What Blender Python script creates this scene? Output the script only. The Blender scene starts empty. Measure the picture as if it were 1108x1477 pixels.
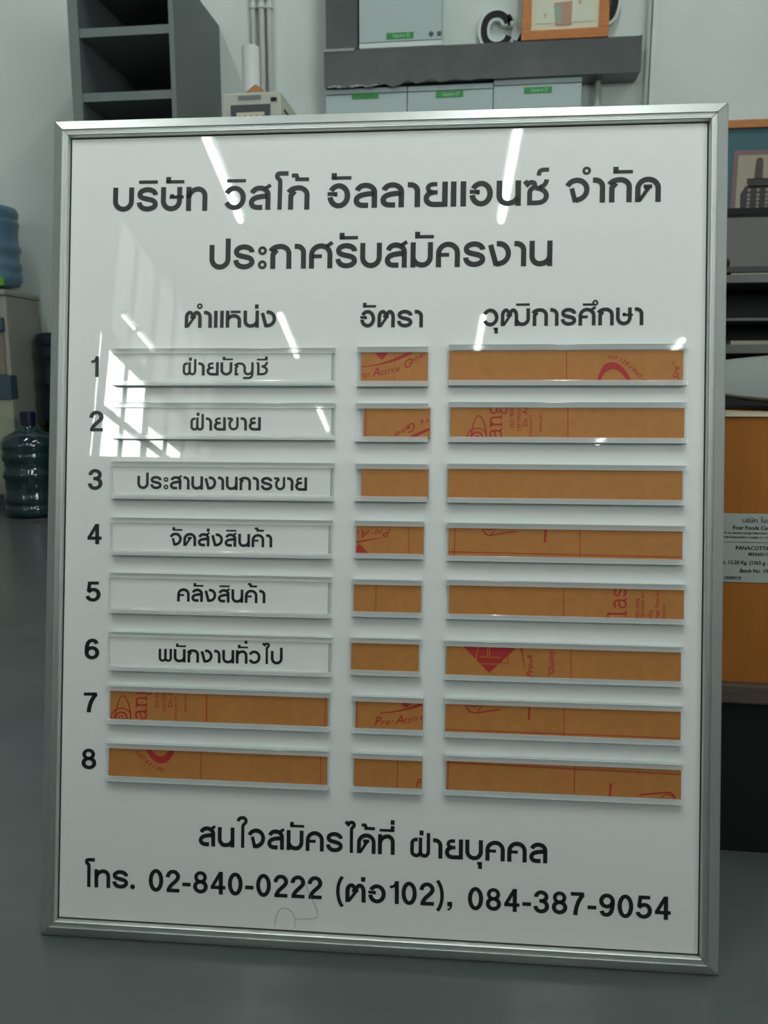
import bpy, bmesh, math, random
from mathutils import Vector as V, Matrix
random.seed(4)
S = bpy.context.scene
COL = S.collection

# ------------------------------------------------------------------ camera
F, CX, CY = 1160.0, 554.0, 738.5           # focal length and centre for a 1108 x 1477 frame
PITCH, YAW = math.radians(9.3), math.radians(6.9)
CAM = V((0, 0, 0.66579))
cd = bpy.data.cameras.new('camera'); cam = bpy.data.objects.new('camera', cd); COL.objects.link(cam)
cam.location = CAM; cam.rotation_euler = (math.pi/2 - PITCH, 0, YAW)
cd.sensor_fit = 'VERTICAL'; cd.sensor_height = 36.0; cd.lens = 36.0*F/1477.0
cd.clip_start = 0.02
cd.dof.use_dof = True; cd.dof.focus_distance = 1.0; cd.dof.aperture_fstop = 11
S.camera = cam
# ------------------------------------------------------------------ light, exposure
W = bpy.data.worlds.new('world'); S.world = W; W.use_nodes = True
W.node_tree.nodes['Background'].inputs[0].default_value = (.8, .9, 1, 1)
W.node_tree.nodes['Background'].inputs[1].default_value = 0.6
S.view_settings.view_transform = 'Standard'; S.view_settings.look = 'None'
S.view_settings.gamma = 1; S.view_settings.use_curve_mapping = False
S.view_settings.exposure = 0.1
TUBE = 26.0        # radiance of the fluorescent battens
DAY = 20.0         # radiance of the daylit panes
SIDE = 10.5         # radiance of side windows added as a light source, unseen to the right
TUBE_COL = (.93, 1, .96)
DAY_COL = (.93, 1, .98)
def area(name, loc, size, power, rot, col):
    l = bpy.data.lights.new(name, 'AREA'); l.shape = 'RECTANGLE'; l.size, l.size_y = size; l.energy = power; l.color = col
    o = bpy.data.objects.new(name, l); o.location = loc; o.rotation_euler = rot; COL.objects.link(o); return o

fw = V((-math.sin(YAW)*math.cos(PITCH), math.cos(YAW)*math.cos(PITCH), -math.sin(PITCH)))
rt = V((math.cos(YAW), math.sin(YAW), 0)); upv = rt.cross(fw)
def ray(px, py): return fw + rt*((px-CX)/F) - upv*((py-CY)/F)
def at(px, py, Y):                         # a measured point on the upright plane y = Y
    d = ray(px, py); return CAM + d*(Y/d.y)
# pose of the board: lower left corner on the floor, width u, height v (leaning back), normal towards the viewer
BO = V((-.52107, .82823, 0)); BW, BH = .8, .99256
ANG, LEAN = .0347737, .16978767
BU = V((math.cos(ANG), math.sin(ANG), 0))
BV = V((-math.sin(ANG)*math.sin(LEAN), math.cos(ANG)*math.sin(LEAN), math.cos(LEAN)))
BN = BU.cross(BV)                          # towards the viewer
BM = Matrix(((BU.x, BV.x, BN.x, BO.x), (BU.y, BV.y, BN.y, BO.y), (BU.z, BV.z, BN.z, BO.z), (0, 0, 0, 1)))
def uv(px, py, n=.004):                    # a measured point on the board, in board metres
    d = ray(px, py); o = BO + BN*n; t = (o-CAM).dot(BN)/d.dot(BN); q = CAM + d*t - BO
    return q.dot(BU), q.dot(BV)

# ------------------------------------------------------------------ materials
MATS = {}
def mat(name, col, rough=.5, metal=0, noise=0, scale=20, bump=0, spec=.5, stretch=None, **kw):
    if name in MATS: return MATS[name]
    m = bpy.data.materials.new(name); m.use_nodes = True; nt = m.node_tree; b = nt.nodes['Principled BSDF']
    b.inputs['Base Color'].default_value = (*col, 1); b.inputs['Roughness'].default_value = rough
    b.inputs['Metallic'].default_value = metal; b.inputs['Specular IOR Level'].default_value = spec
    for k, v in kw.items(): b.inputs[k.replace('_', ' ')].default_value = v
    if noise or bump:
        tc = nt.nodes.new('ShaderNodeTexCoord'); mp = nt.nodes.new('ShaderNodeMapping'); n = nt.nodes.new('ShaderNodeTexNoise')
        nt.links.new(tc.outputs['Object'], mp.inputs[0]); nt.links.new(mp.outputs[0], n.inputs['Vector'])
        if stretch: mp.inputs['Scale'].default_value = stretch
        n.inputs['Scale'].default_value = scale; n.inputs['Detail'].default_value = 5
        if noise:
            r = nt.nodes.new('ShaderNodeMapRange'); r.inputs[1].default_value = .3; r.inputs[2].default_value = .7
            r.inputs[3].default_value = 1-noise; r.inputs[4].default_value = 1+noise
            nt.links.new(n.outputs[0], r.inputs[0])
            x = nt.nodes.new('ShaderNodeVectorMath'); x.operation = 'SCALE'; x.inputs[0].default_value = col
            nt.links.new(r.outputs[0], x.inputs['Scale']); nt.links.new(x.outputs[0], b.inputs['Base Color'])
        if bump:
            bp = nt.nodes.new('ShaderNodeBump'); bp.inputs['Strength'].default_value = bump; bp.inputs['Distance'].default_value = .002
            nt.links.new(n.outputs[0], bp.inputs['Height']); nt.links.new(bp.outputs[0], b.inputs['Normal'])
    MATS[name] = m; return m
def emit(name, col, st):
    m = bpy.data.materials.new(name); m.use_nodes = True; nt = m.node_tree; nt.nodes.clear()
    e = nt.nodes.new('ShaderNodeEmission'); o = nt.nodes.new('ShaderNodeOutputMaterial')
    e.inputs[0].default_value = (*col, 1); e.inputs[1].default_value = st; nt.links.new(e.outputs[0], o.inputs[0]); return m
def clear(name, tint, body, bodycol, rough=.04):   # clear plastic: mostly see-through, gloss, a little milky body
    m = bpy.data.materials.new(name); m.use_nodes = True; nt = m.node_tree; b = nt.nodes['Principled BSDF']
    b.inputs['Base Color'].default_value = (*bodycol, 1); b.inputs['Roughness'].default_value = rough
    t = nt.nodes.new('ShaderNodeBsdfTransparent'); t.inputs[0].default_value = (*tint, 1)
    g = nt.nodes.new('ShaderNodeBsdfGlossy'); g.inputs['Roughness'].default_value = rough
    fr = nt.nodes.new('ShaderNodeFresnel'); fr.inputs[0].default_value = 1.49
    m1 = nt.nodes.new('ShaderNodeMixShader'); m1.inputs[0].default_value = body
    m2 = nt.nodes.new('ShaderNodeMixShader'); o = nt.nodes['Material Output']
    nt.links.new(t.outputs[0], m1.inputs[1]); nt.links.new(b.outputs[0], m1.inputs[2])
    ge = nt.nodes.new('ShaderNodeNewGeometry'); mm = nt.nodes.new('ShaderNodeMath'); mm.operation = 'MULTIPLY_ADD'; mm.inputs[1].default_value = -1; mm.inputs[2].default_value = 1; m3 = nt.nodes.new('ShaderNodeMath'); m3.operation = 'MULTIPLY'
    nt.links.new(ge.outputs['Backfacing'], mm.inputs[0]); nt.links.new(mm.outputs[0], m3.inputs[0]); nt.links.new(fr.outputs[0], m3.inputs[1])
    nt.links.new(m3.outputs[0], m2.inputs[0]); nt.links.new(m1.outputs[0], m2.inputs[1]); nt.links.new(g.outputs[0], m2.inputs[2])
    nt.links.new(m2.outputs[0], o.inputs[0]); return m

M_WALL = mat('wall_paint', (.60, .66, .63), .75, noise=.03, scale=3, bump=.05)
M_CEIL = mat('roof_sheet', (.20, .21, .205), .9, noise=.03, scale=2)
M_FLOOR = mat('epoxy_floor', (.085, .100, .098), .22, noise=.10, scale=4, bump=.03)
M_BOARD = mat('board_acrylic', (.80, .805, .79), .0, spec=.55)
M_INK = mat('black_vinyl', (.012, .015, .018), .35)
M_ALU = mat('brushed_aluminium', (.60, .625, .615), .46, metal=.95, noise=.03, scale=60, stretch=(1, 1, 1))
M_DARKGAP = mat('dark_gap', (.02, .02, .02), .8)
M_RAIL = clear('clear_acrylic', (.995, 1, 1), .30, (.97, .99, .98))
M_COVER = clear('clear_cover', (.985, .995, .99), .02, (.8, .85, .83), .01)
M_EDGE = mat('acrylic_edge', (.42, .50, .48), .15)
M_EDGE2 = mat('rail_edge_acrylic', (.52, .60, .58), .15)
M_WHITEP = mat('white_insert', (.70, .73, .72), .25)
M_KRAFT = mat('kraft_film', (.45, .19, .052), .42, noise=.07, scale=90, spec=.35)
M_RED = mat('red_print', (.40, .025, .02), .5)
M_GREYLAM = mat('grey_laminate', (.098, .118, .116), .45, noise=.05, scale=8)
M_GREYEDGE = mat('grey_edging', (.155, .185, .18), .4)
M_STEEL = mat('galvanised_steel', (.115, .125, .123), .27, metal=.5, noise=.12, scale=6, bump=.15)
M_STEELEDGE = mat('cut_steel_edge', (.30, .32, .31), .4, metal=.3)
M_CAB = mat('pale_enamel', (.42, .50, .50), .22, noise=.02, scale=4)
M_CABW = mat('white_enamel', (.62, .68, .66), .3)
M_GREEN = mat('green_label', (.03, .25, .06), .4)
M_PVC = mat('white_pvc', (.55, .59, .54), .35)
M_BEIGE = mat('beige_plastic', (.46, .48, .40), .45, noise=.02, scale=5)
M_BLACK = mat('black_plastic', (.010, .011, .012), .55, spec=.25)
M_DKBLUE = mat('slate_blue_plastic', (.05, .085, .11), .4)
M_PAPER = mat('white_paper', (.62, .65, .64), .7)
M_WOOD = mat('orange_wood', (.46, .16, .035), .35, noise=.15, scale=14, stretch=(1, 8, 8))
M_DWOOD = mat('old_plank', (.085, .06, .045), .7, noise=.3, scale=12, stretch=(1, 8, 8), bump=.3)
M_CARD = mat('carton_board', (.35, .115, .009), .8, noise=.06, scale=6, stretch=(8, 8, 1))
M_CREAM = mat('cream_card', (.60, .57, .42), .7)

# ------------------------------------------------------------------ object helpers
def tag(o, label=None, cat=None, group=None, kind=None):
    for k, v in (('label', label), ('category', cat), ('group', group), ('kind', kind)):
        if v: o[k] = v
    return o
def mesh_obj(name, verts, faces, m, parent=None, smooth=False, mats=None, fm=None):
    me = bpy.data.meshes.new(name); me.from_pydata([tuple(v) for v in verts], [], faces)
    for x in (mats or [m]): me.materials.append(x)
    if fm: me.polygons.foreach_set('material_index', fm)
    if smooth: me.polygons.foreach_set('use_smooth', [True]*len(faces))
    me.update(); o = bpy.data.objects.new(name, me); COL.objects.link(o); o.parent = parent; return o
def empty(name, loc=(0, 0, 0), rz=0, label=None, cat=None, group=None):
    o = bpy.data.objects.new(name, None); COL.objects.link(o); o.location = loc; o.rotation_euler = (0, 0, rz)
    o.empty_display_size = .05
    return tag(o, label, cat, group)
class MB:
    def __init__(s): s.v = []; s.f = []; s.m = []
    def add(s, v, f, mi=0):
        k = len(s.v); s.v += [tuple(x) for x in v]; s.f += [tuple(i+k for i in q) for q in f]; s.m += [mi]*len(f); return s
    def box(s, x0, x1, y0, y1, z0, z1, mi=0, bev=0):
        if bev:
            bm = bmesh.new(); bmesh.ops.create_cube(bm, size=1)
            for v in bm.verts: v.co = ((x0+x1)/2+v.co.x*(x1-x0), (y0+y1)/2+v.co.y*(y1-y0), (z0+z1)/2+v.co.z*(z1-z0))
            bmesh.ops.bevel(bm, geom=bm.edges[:], offset=bev, segments=2, affect='EDGES', profile=.6)
            bm.verts.index_update(); s.add([v.co[:] for v in bm.verts], [[v.index for v in f.verts] for f in bm.faces], mi); bm.free(); return s
        v = [(x, y, z) for x in (x0, x1) for y in (y0, y1) for z in (z0, z1)]
        return s.add(v, [(0, 1, 3, 2), (4, 6, 7, 5), (0, 4, 5, 1), (2, 3, 7, 6), (0, 2, 6, 4), (1, 5, 7, 3)], mi)
    def tube(s, pts, r, n=10, mi=0, caps=True):
        pts = [V(p) for p in pts]; rings = []
        for i, p in enumerate(pts):
            a = pts[max(i-1, 0)]; b = pts[min(i+1, len(pts)-1)]; t = (b-a).normalized()
            h = V((0, 0, 1)) if abs(t.z) < .9 else V((1, 0, 0)); x = t.cross(h).normalized(); y = x.cross(t)
            rr = r[i] if isinstance(r, (list, tuple)) else r
            rings.append([p+x*rr*math.cos(2*math.pi*k/n)+y*rr*math.sin(2*math.pi*k/n) for k in range(n)])
        v = [q for g in rings for q in g]; f = []
        for i in range(len(rings)-1):
            for k in range(n): f.append((i*n+k, i*n+(k+1) % n, (i+1)*n+(k+1) % n, (i+1)*n+k))
        if caps: f.append(tuple(range(n))[::-1]); f.append(tuple((len(rings)-1)*n+k for k in range(n)))
        return s.add(v, f, mi)
    def lathe(s, prof, n=40, mi=0, c=(0, 0)):
        v = []; f = []
        for r, z in prof:
            for k in range(n): a = 2*math.pi*k/n; v.append((c[0]+r*math.cos(a), c[1]+r*math.sin(a), z))
        for i in range(len(prof)-1):
            for k in range(n): f.append((i*n+k, i*n+(k+1) % n, (i+1)*n+(k+1) % n, (i+1)*n+k))
        if prof[0][0] > 1e-4: f.append(tuple(range(n))[::-1])
        if prof[-1][0] > 1e-4: f.append(tuple((len(prof)-1)*n+k for k in range(n)))
        return s.add(v, f, mi)
    def obj(s, name, m, parent=None, smooth=False, mats=None):
        return mesh_obj(name, s.v, s.f, m, parent, smooth, mats, s.m if mats else None)
def boxo(name, b, m, parent=None, bev=0): return MB().box(*b, bev=bev).obj(name, m, parent)
def struct(o): o['kind'] = 'structure'; return o

# ------------------------------------------------------------------ stroke lettering
K = .5523
def path(s):
    """tiny path language -> list of polylines. M/L points, C cubic, V/H quarter ellipse starting upright/level, O elliptic arc"""
    tk = s.split(); out = []; i = 0; cur = None
    def bez(p0, p1, p2, p3, n=8):
        for k in range(1, n+1):
            t = k/n; a = 1-t
            out[-1].append((a**3*p0[0]+3*a*a*t*p1[0]+3*a*t*t*p2[0]+t**3*p3[0], a**3*p0[1]+3*a*a*t*p1[1]+3*a*t*t*p2[1]+t**3*p3[1]))
    while i < len(tk):
        c = tk[i]
        if c == 'O':
            cx, cy, rx, ry, a0, a1 = map(float, tk[i+1:i+7]); i += 7
            n = max(6, int(abs(a1-a0)/12))
            out.append([(cx+rx*math.cos(math.radians(a0+(a1-a0)*k/n)), cy+ry*math.sin(math.radians(a0+(a1-a0)*k/n))) for k in range(n+1)])
            continue
        n = {'M': 2, 'L': 2, 'C': 6, 'V': 2, 'H': 2}[c]; a = list(map(float, tk[i+1:i+1+n])); i += 1+n
        if c == 'M': out.append([(a[0], a[1])])
        elif c == 'L': out[-1].append((a[0], a[1]))
        else:
            p = out[-1][-1]
            if c == 'C': bez(p, a[0:2], a[2:4], a[4:6])
            if c == 'V': bez(p, (p[0], p[1]+(a[1]-p[1])*K), (a[0]-(a[0]-p[0])*K, a[1]), a)
            if c == 'H': bez(p, (p[0]+(a[0]-p[0])*K, p[1]), (a[0], a[1]-(a[1]-p[1])*K), a)
    return out
def ribbon(pts, t):
    """offset a polyline both ways by t/2 with mitred joints; returns left, right"""
    cl = len(pts) > 3 and math.dist(pts[0], pts[-1]) < 1e-6
    if cl: pts = pts[:-1]
    q = []
    for p in pts:
        if not q or math.dist(p, q[-1]) > 1e-6: q.append(p)
    n = len(q); L = []; R = []
    for i in range(n):
        a = q[i-1] if (i or cl) else None; b = q[(i+1) % n] if (i < n-1 or cl) else None
        d = []
        if a: d.append(V((q[i][0]-a[0], q[i][1]-a[1])).normalized())
        if b: d.append(V((b[0]-q[i][0], b[1]-q[i][1])).normalized())
        m = (d[0]+d[-1]); m = m.normalized() if m.length > 1e-3 else d[0]
        nn = V((-m.y, m.x)); k = 1/max(.55, nn.dot(V((-d[0].y, d[0].x))))
        L.append((q[i][0]+nn.x*t/2*k, q[i][1]+nn.y*t/2*k)); R.append((q[i][0]-nn.x*t/2*k, q[i][1]-nn.y*t/2*k))
    if cl: L.append(L[0]); R.append(R[0])
    return L, R
def quads(pathstr, t):
    res = []
    for pl in path(pathstr):
        L, R = ribbon(pl, t)
        for i in range(len(L)-1): res.append([R[i], R[i+1], L[i+1], L[i]])
    return res
T = .205
ARCH = 'M .1 0 L .1 .54 V .48 .905 H .85 .56 L .85 0'
KO = 'M .13 0 L .13 .58 L .22 .69 L .10 .79 C .17 .87 .3 .905 .45 .905 H .79 .6 L .79 0'
LO = 'M .13 .7 C .18 .84 .3 .905 .45 .905 H .78 .62 L .78 0 M .78 .55 C .62 .58 .5 .55 .38 .53 C .18 .49 .1 .4 .1 .29 V .34 .1 L .55 .1'
SA = 'M .17 .06 L .53 .60'
TO = 'M .1 0 L .1 .6 V .3 .905 C .4 .905 .4 .77 .5 .77 C .6 .77 .6 .905 .7 .905 H .89 .58 L .89 0'
G = {  # glyph: (advance ink width, [(path, thickness)...])
 'บ': (.87, [('M .1 1 L .1 .43 V .435 .095 H .77 .43 L .77 1', T)]),
 'ป': (.87, [('M .1 1 L .1 .43 V .435 .095 H .77 .43 L .77 1.25', T)]),
 'ร': (.87, [('M .77 .68 V .44 .905 H .12 .71 C .12 .58 .25 .55 .44 .51 C .66 .47 .77 .42 .77 .29 V .43 .095 H .1 .37', T)]),
 'ษ': (.92, [('M .1 1 L .1 .43 V .435 .095 H .77 .43 L .77 1', T), ('M .36 .58 L .94 .58', .13), ('M .46 .55 L .46 .7', .16)]),
 'ท': (.87, [('M .1 0 L .1 1', T), ('M .1 .52 V .5 .905 H .77 .6 L .77 0', T)]),
 'ว': (.84, [('O .37 .5 .365 .405 152 -152', T)]),
 'ล': (.88, [(LO, T)]),
 'ส': (.9, [(LO, T), ('M .62 .86 L .88 1.03', .15)]),
 'โ': (.42, [('M .23 0 L .23 1.15 C .23 1.3 .1 1.27 .1 1.4 C .1 1.5 .17 1.51 .25 1.51 L .56 1.51', .18)]),
 'ก': (.89, [(KO, T)]),
 'อ': (.86, [('O .425 .5 .33 .405 150 -172', T), ('M .0 .575 L .37 .575', .15), ('M .3 .6 L .3 .47', .13)]),
 'า': (.47, [('M 0 .9 L .1 .9 H .37 .63 L .37 0', T)]),
 'ย': (.88, [('M .5 .905 L .36 .905 H .16 .75 V .36 .575 L .52 .575', .17), ('M .36 .575 H .1 .33 V .38 .095 L .79 .095', T), ('M .79 0 L .79 1', T)]),
 'แ': (.56, [('M .1 0 L .1 1', T), ('M .46 0 L .46 1', T)]),
 'น': (.88, [('M .1 1 L .1 .4 V .4 .095 C .62 .1 .75 .22 .78 .36', T), ('M .79 0 L .79 1', T)]),
 'ซ': (.88, [('M .02 .97 L .12 .84 C .2 .95 .4 .95 .38 .78 C .36 .68 .2 .66 .2 .5 L .2 .1 L .48 .1 C .93 .1 .93 .67 .42 .69', .18), ('M .55 .71 C .72 .76 .8 .85 .81 1.02', .17)]),
 'จ': (.9, [('M .06 .67 C .14 .85 .3 .905 .43 .905 H .8 .53 C .8 .28 .6 .12 .36 .1', T), ('M .22 .58 L .36 .03', .18)]),
 'ด': (.97, [('M .1 0 L .1 .54 V .49 .905 H .87 .56 L .87 0', T), (SA, .15), ('M .32 .62 L .64 .62', .15), ('M .38 .6 L .42 .5', .1)]),
 'ะ': (.4, [('O .2 .74 .125 .125 0 360', .11), ('O .2 .17 .125 .125 0 360', .11)]),
 'ค': (.95, [(ARCH, T), ('M .1 .49 L .52 .49', .15)]),
 'ศ': (.95, [(ARCH, T), ('M .1 .49 L .52 .49', .15), ('M .68 .87 L .95 1.04', .15)]),
 'ม': (.89, [('M .1 0 L .1 1', T), ('M .11 .36 C .16 .18 .3 .095 .48 .095 H .79 .42 L .79 1', T)]),
 'ง': (.88, [('M .32 .905 L .42 .905 H .78 .52 C .78 .25 .58 .11 .3 .1', T), ('M .08 .86 L .31 .04', T)]),
 'ต': (.99, [(TO, T), (SA, .15), ('M .32 .62 L .64 .62', .15)]),
 'ห': (.9, [('M .1 0 L .1 1', T), ('M .28 .93 L .85 .93', .14), ('M .1 .4 V .48 .7 H .79 .42 L .79 0', T)]),
 'ฒ': (1.66, [(TO, T), (SA, .15), ('M .32 .62 L .64 .62', .15), ('M .9 .34 C .96 .16 1.08 .095 1.22 .095 H 1.56 .42 L 1.56 1', T)]),
 'ฝ': (1.02, [('M .38 .9 L .3 .9 H .1 .7 L .1 .3 V .31 .1 H .52 .32 L .52 1', .18), ('M .52 .32 V .72 .1 H .92 .32 L .92 1.25', .18)]),
 'พ': (1.02, [('M .1 1 L .1 .3 V .31 .1 H .52 .32 L .52 1', .18), ('M .52 .32 V .72 .1 H .92 .32 L .92 1', .18)]),
 'ญ': (1.42, [('M .13 0 L .13 .58 L .22 .69 L .10 .79 C .17 .87 .3 .905 .42 .905 H .76 .6 L .76 .38 V 1.0 .1 H 1.32 .42 L 1.32 1', .18), ('M .13 .09 L .32 .09', .16), ('M 1.32 .4 L 1.32 .1 V 1.05 -.19 L .66 -.19', .17)]),
 'ช': (.88, [('M .12 1 L .2 .8 L .2 .1 L .48 .1 C .93 .1 .93 .67 .42 .69', .18), ('M .55 .71 C .72 .76 .8 .85 .81 1.02', .17)]),
 'ข': (.84, [('M .0 .9 L .12 .9 C .35 .92 .37 .8 .28 .73 C .14 .62 .17 .5 .17 .4 V .45 .1 H .74 .4 L .74 1', .18)]),
 'ไ': (.5, [('M .02 1.55 L .16 1.42 C .22 1.52 .28 1.53 .36 1.52 C .5 1.5 .5 1.36 .4 1.28 C .33 1.23 .33 1.18 .33 1.1 L .33 0', .17)]),
 'ใ': (.5, [('M .07 1.34 C .08 1.58 .55 1.6 .5 1.33 C .47 1.22 .33 1.2 .33 1.08 L .33 0', .17)]),
 '.': (.24, [('O .12 .12 .065 .065 0 360', .13)]),
 ',': (.26, [('M .0 .12 L .24 .12', .24), ('M .17 .12 C .2 -.05 .14 -.14 .02 -.2', .09)]),
 '-': (.42, [('M 0 .45 L .42 .45', .19)]),
 '(': (.36, [('M .34 1.34 C .04 .95 .04 .15 .34 -.26', .17)]),
 ')': (.36, [('M .02 1.34 C .32 .95 .32 .15 .02 -.26', .17)]),
 '0': (.74, [('O .37 .6 .27 .52 0 360', .2)]),
 '1': (.5, [('M .4 0 L .4 1.22', .2), ('M .06 .9 C .22 .9 .33 .96 .36 1.12', .14)]),
 '2': (.72, [('M .1 .8 V .37 1.12 H .63 .84 C .63 .6 .2 .45 .15 .1', .2), ('M .05 .09 L .7 .09', .19)]),
 '3': (.74, [('M .11 .86 V .36 1.12 H .61 .87 V .36 .66 L .27 .66', .19), ('M .36 .66 H .64 .38 V .36 .1 H .09 .38', .2)]),
 '4': (.76, [('M .53 0 L .53 1.22', .2), ('M .5 1.16 L .1 .40', .17), ('M .02 .37 L .76 .37', .18)]),
 '5': (.74, [('M .66 1.12 L .2 1.12 L .14 .6', .18), ('M .12 .58 C .35 .86 .66 .72 .65 .42 V .36 .1 H .09 .34', .2)]),
 '6': (.74, [('O .37 .39 .27 .29 0 360', .2), ('M .62 .92 C .55 1.15 .4 1.12 .34 1.11 C .15 1.05 .1 .8 .1 .4', .2)]),
 '7': (.7, [('M .03 1.12 L .66 1.12', .19), ('M .62 1.1 C .42 .85 .28 .5 .25 0', .2)]),
 '8': (.74, [('O .37 .88 .23 .24 0 360', .18), ('O .37 .37 .27 .27 0 360', .2)]),
 '9': (.74, [('O .37 .83 .27 .29 0 360', .2), ('M .12 .3 C .19 .07 .34 .1 .4 .11 C .59 .17 .64 .42 .64 .82', .2)]),
 ' ': (.5, []),
}
MARK = {  # mark: (right edge reference, strokes); drawn so that x = ref sits at the base's right edge
 'ิ': (.80, [('M 0 1.22 L .78 1.22', .13)]),
 'ี': (.80, [('M 0 1.2 L .78 1.2', .13), ('M .68 1.16 L .68 1.43', .2)]),
 'ึ': (.72, [('M 0 1.19 L .6 1.19', .12), ('O .7 1.28 .12 .12 0 360', .1)]),
 'ั': (.72, [('M 0 1.22 L .75 1.22', .13), ('M .1 1.16 L .1 1.42', .2)]),
 '้': (.72, [('M -.02 1.42 L .17 1.42 L .24 1.27', .16), ('M .12 1.26 L .68 1.26', .15)]),
 '์': (.45, [('M .09 1.18 C .09 1.36 .15 1.41 .3 1.41 L .46 1.41', .16)]),
 '่': (.22, [('M .1 1.12 L .1 1.36', .21)]),
 '๋': (.22, [('M .1 1.5 L .1 1.72', .21)]),        # a high mai ek, above another mark
 'ุ': (.3, [('M 0 -.15 L .24 -.15', .13), ('M .15 -.1 L .15 -.42', .19)]),
}
def layout(txt, gap=.13):
    x = 0; out = []; right = 0; last = ''
    for ch in txt:
        if ch in MARK:
            ref, st = MARK[ch]; dx = right-ref
            if ch == '่' and last in 'ฝป': dx -= .33
            if ch == 'ุ' : dx += .02
            for p, t in st: out += [[(a+dx, b) for a, b in q] for q in quads(p, t)]
            continue
        if ch == 'ำ':
            out += [[(a+right-.12, b) for a, b in q] for q in quads('O .0 1.28 .115 .115 0 360', .1)]; ch = 'า'
        w, st = G[ch]
        for p, t in st: out += [[(a+x, b) for a, b in q] for q in quads(p, t)]
        right = x+w; x += w + (gap if ch not in 'ะ' else gap*.8)
        last = ch
    return out, right
def flat_text(txt, p0, p1, xh, n0, th, name, m, parent, gap=.13, M=None):
    """lettering from p0 to p1 (baseline ends, board metres), x-height xh, lying at height n0, thickness th"""
    q, w = layout(txt, gap); a = V(p0); b = V(p1); sx = (b-a)/w; ey = V((-(b-a).normalized().y, (b-a).normalized().x))*xh
    mb = MB()
    for f in q:
        pts = [a+sx*x+ey*y for x, y in f]
        v = [(p.x, p.y, n0) for p in pts]+[(p.x, p.y, n0+th) for p in pts]
        mb.add(v, [(4, 5, 6, 7), (0, 1, 5, 4), (1, 2, 6, 5), (2, 3, 7, 6), (3, 0, 4, 7)])
    return mb.obj(name, m, parent)

# ================================================================== SETTING
WY = 4.3; XL, XR, YB, ZC = -4.5, 4.2, -15.0, 7.0; ZL = 4.6
struct(boxo('floor', (XL-.2, XR+.2, YB-.2, WY+.2, -.12, 0), M_FLOOR))
struct(boxo('ceiling', (XL-.2, XR+.2, YB-.2, WY+.2, ZC, ZC+.12), M_CEIL))
M_WALL2 = mat('grey_wall_sheet', (.30, .32, .31), .7, noise=.03, scale=3)
struct(boxo('wall_front', (XL-.2, XR+.2, WY, WY+.12, 0, ZC), M_WALL))
rw_ = MB(); RY0, RY1, RZ0, RZ1 = -6.2, -1.8, 1.1, 3.1
rw_.box(XR, XR+.12, YB, RY0, 0, ZC).box(XR, XR+.12, RY1, WY, 0, ZC).box(XR, XR+.12, RY0, RY1, 0, RZ0).box(XR, XR+.12, RY0, RY1, RZ1, ZC)
struct(rw_.obj('wall_right', M_WALL2))
M_SIDEDAY = emit('added_side_daylight', DAY_COL, SIDE)  # unseen windows added to light the board from the right
for i in range(4):
    a_ = RY0+i*1.1; w = struct(MB().add([(XR+.06, a_, RZ0), (XR+.06, a_+1.1, RZ0), (XR+.06, a_+1.1, RZ1), (XR+.06, a_, RZ1)], [(0, 3, 2, 1)]).obj('window_%d' % (i+11), M_SIDEDAY))
    MB().box(XR+.02, XR+.1, a_, a_+.05, RZ0, RZ1).box(XR+.02, XR+.1, a_+1.05, a_+1.1, RZ0, RZ1).box(XR+.02, XR+.1, a_, a_+1.1, RZ0, RZ0+.05).box(XR+.02, XR+.1, a_, a_+1.1, RZ1-.05, RZ1).obj('window_frame', M_GREYEDGE, w)
struct(boxo('wall_back', (XL-.2, XR+.2, YB-.12, YB, 0, ZC), M_WALL2))
# long side wall with a high band of daylit windows
WZ0, WZ1, WYA, WYB = 1.9, 6.6, -8.6, -14.8
mb = MB(); mb.box(XL-.12, XL, WYA, WY, 0, ZC); mb.box(XL-.12, XL, YB, WYA, 0, WZ0); mb.box(XL-.12, XL, YB, WYA, WZ1, ZC); mb.box(XL-.12, XL, YB, WYB, WZ0, WZ1)
struct(mb.obj('wall_left', M_WALL2))
struct(boxo('wall_partition', (XL, -1.2, -8.15, -8.0, 0, 2.70), M_WALL2))
M_DAY = emit('daylight_glass', DAY_COL, DAY)
M_FROST = emit('frosted_daylight', DAY_COL, 1.5)
panes = [(-8.65, -9.32, 4.47), (-9.48, -10.22, 4.47), (-10.50, -11.26, 3.88), (-11.46, -12.24, 3.88), (-12.45, -13.2, 3.88), (-13.45, -14.2, 3.88)]
edge = [WYA]
for i, (y1, y0, zt_) in enumerate(panes):
    yn = panes[i+1][0] if i < 5 else WYB
    w = MB().add([(XL-.05, y0, WZ0), (XL-.05, y1, WZ0), (XL-.05, y1, 3.53), (XL-.05, y0, 3.53)], [(0, 1, 2, 3)]).add([(XL-.05, y0, 3.66), (XL-.05, y1, 3.66), (XL-.05, y1, zt_), (XL-.05, y0, zt_)], [(0, 1, 2, 3)]).obj('window_%d' % (i+1), M_DAY); struct(w)
    f = MB(); f.box(XL-.1, XL-.04, yn, y0, WZ0, WZ1); f.box(XL-.1, XL-.04, y0, y1, 3.53, 3.66); f.box(XL-.1, XL-.04, y0, y1, 4.47, 4.75); f.box(XL-.1, XL-.04, y0, y1, 6.5, WZ1)
    if i == 0: f.box(XL-.1, XL-.04, y1, WYA, WZ0, WZ1)
    f.obj('window_frame', M_GREYEDGE, w)
    MB().add([(XL-.06, y0, zt_), (XL-.06, y1, zt_), (XL-.06, y1, 6.5), (XL-.06, y0, 6.5)], [(0, 1, 2, 3)]).obj('frosted_pane', M_FROST, w)
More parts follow.
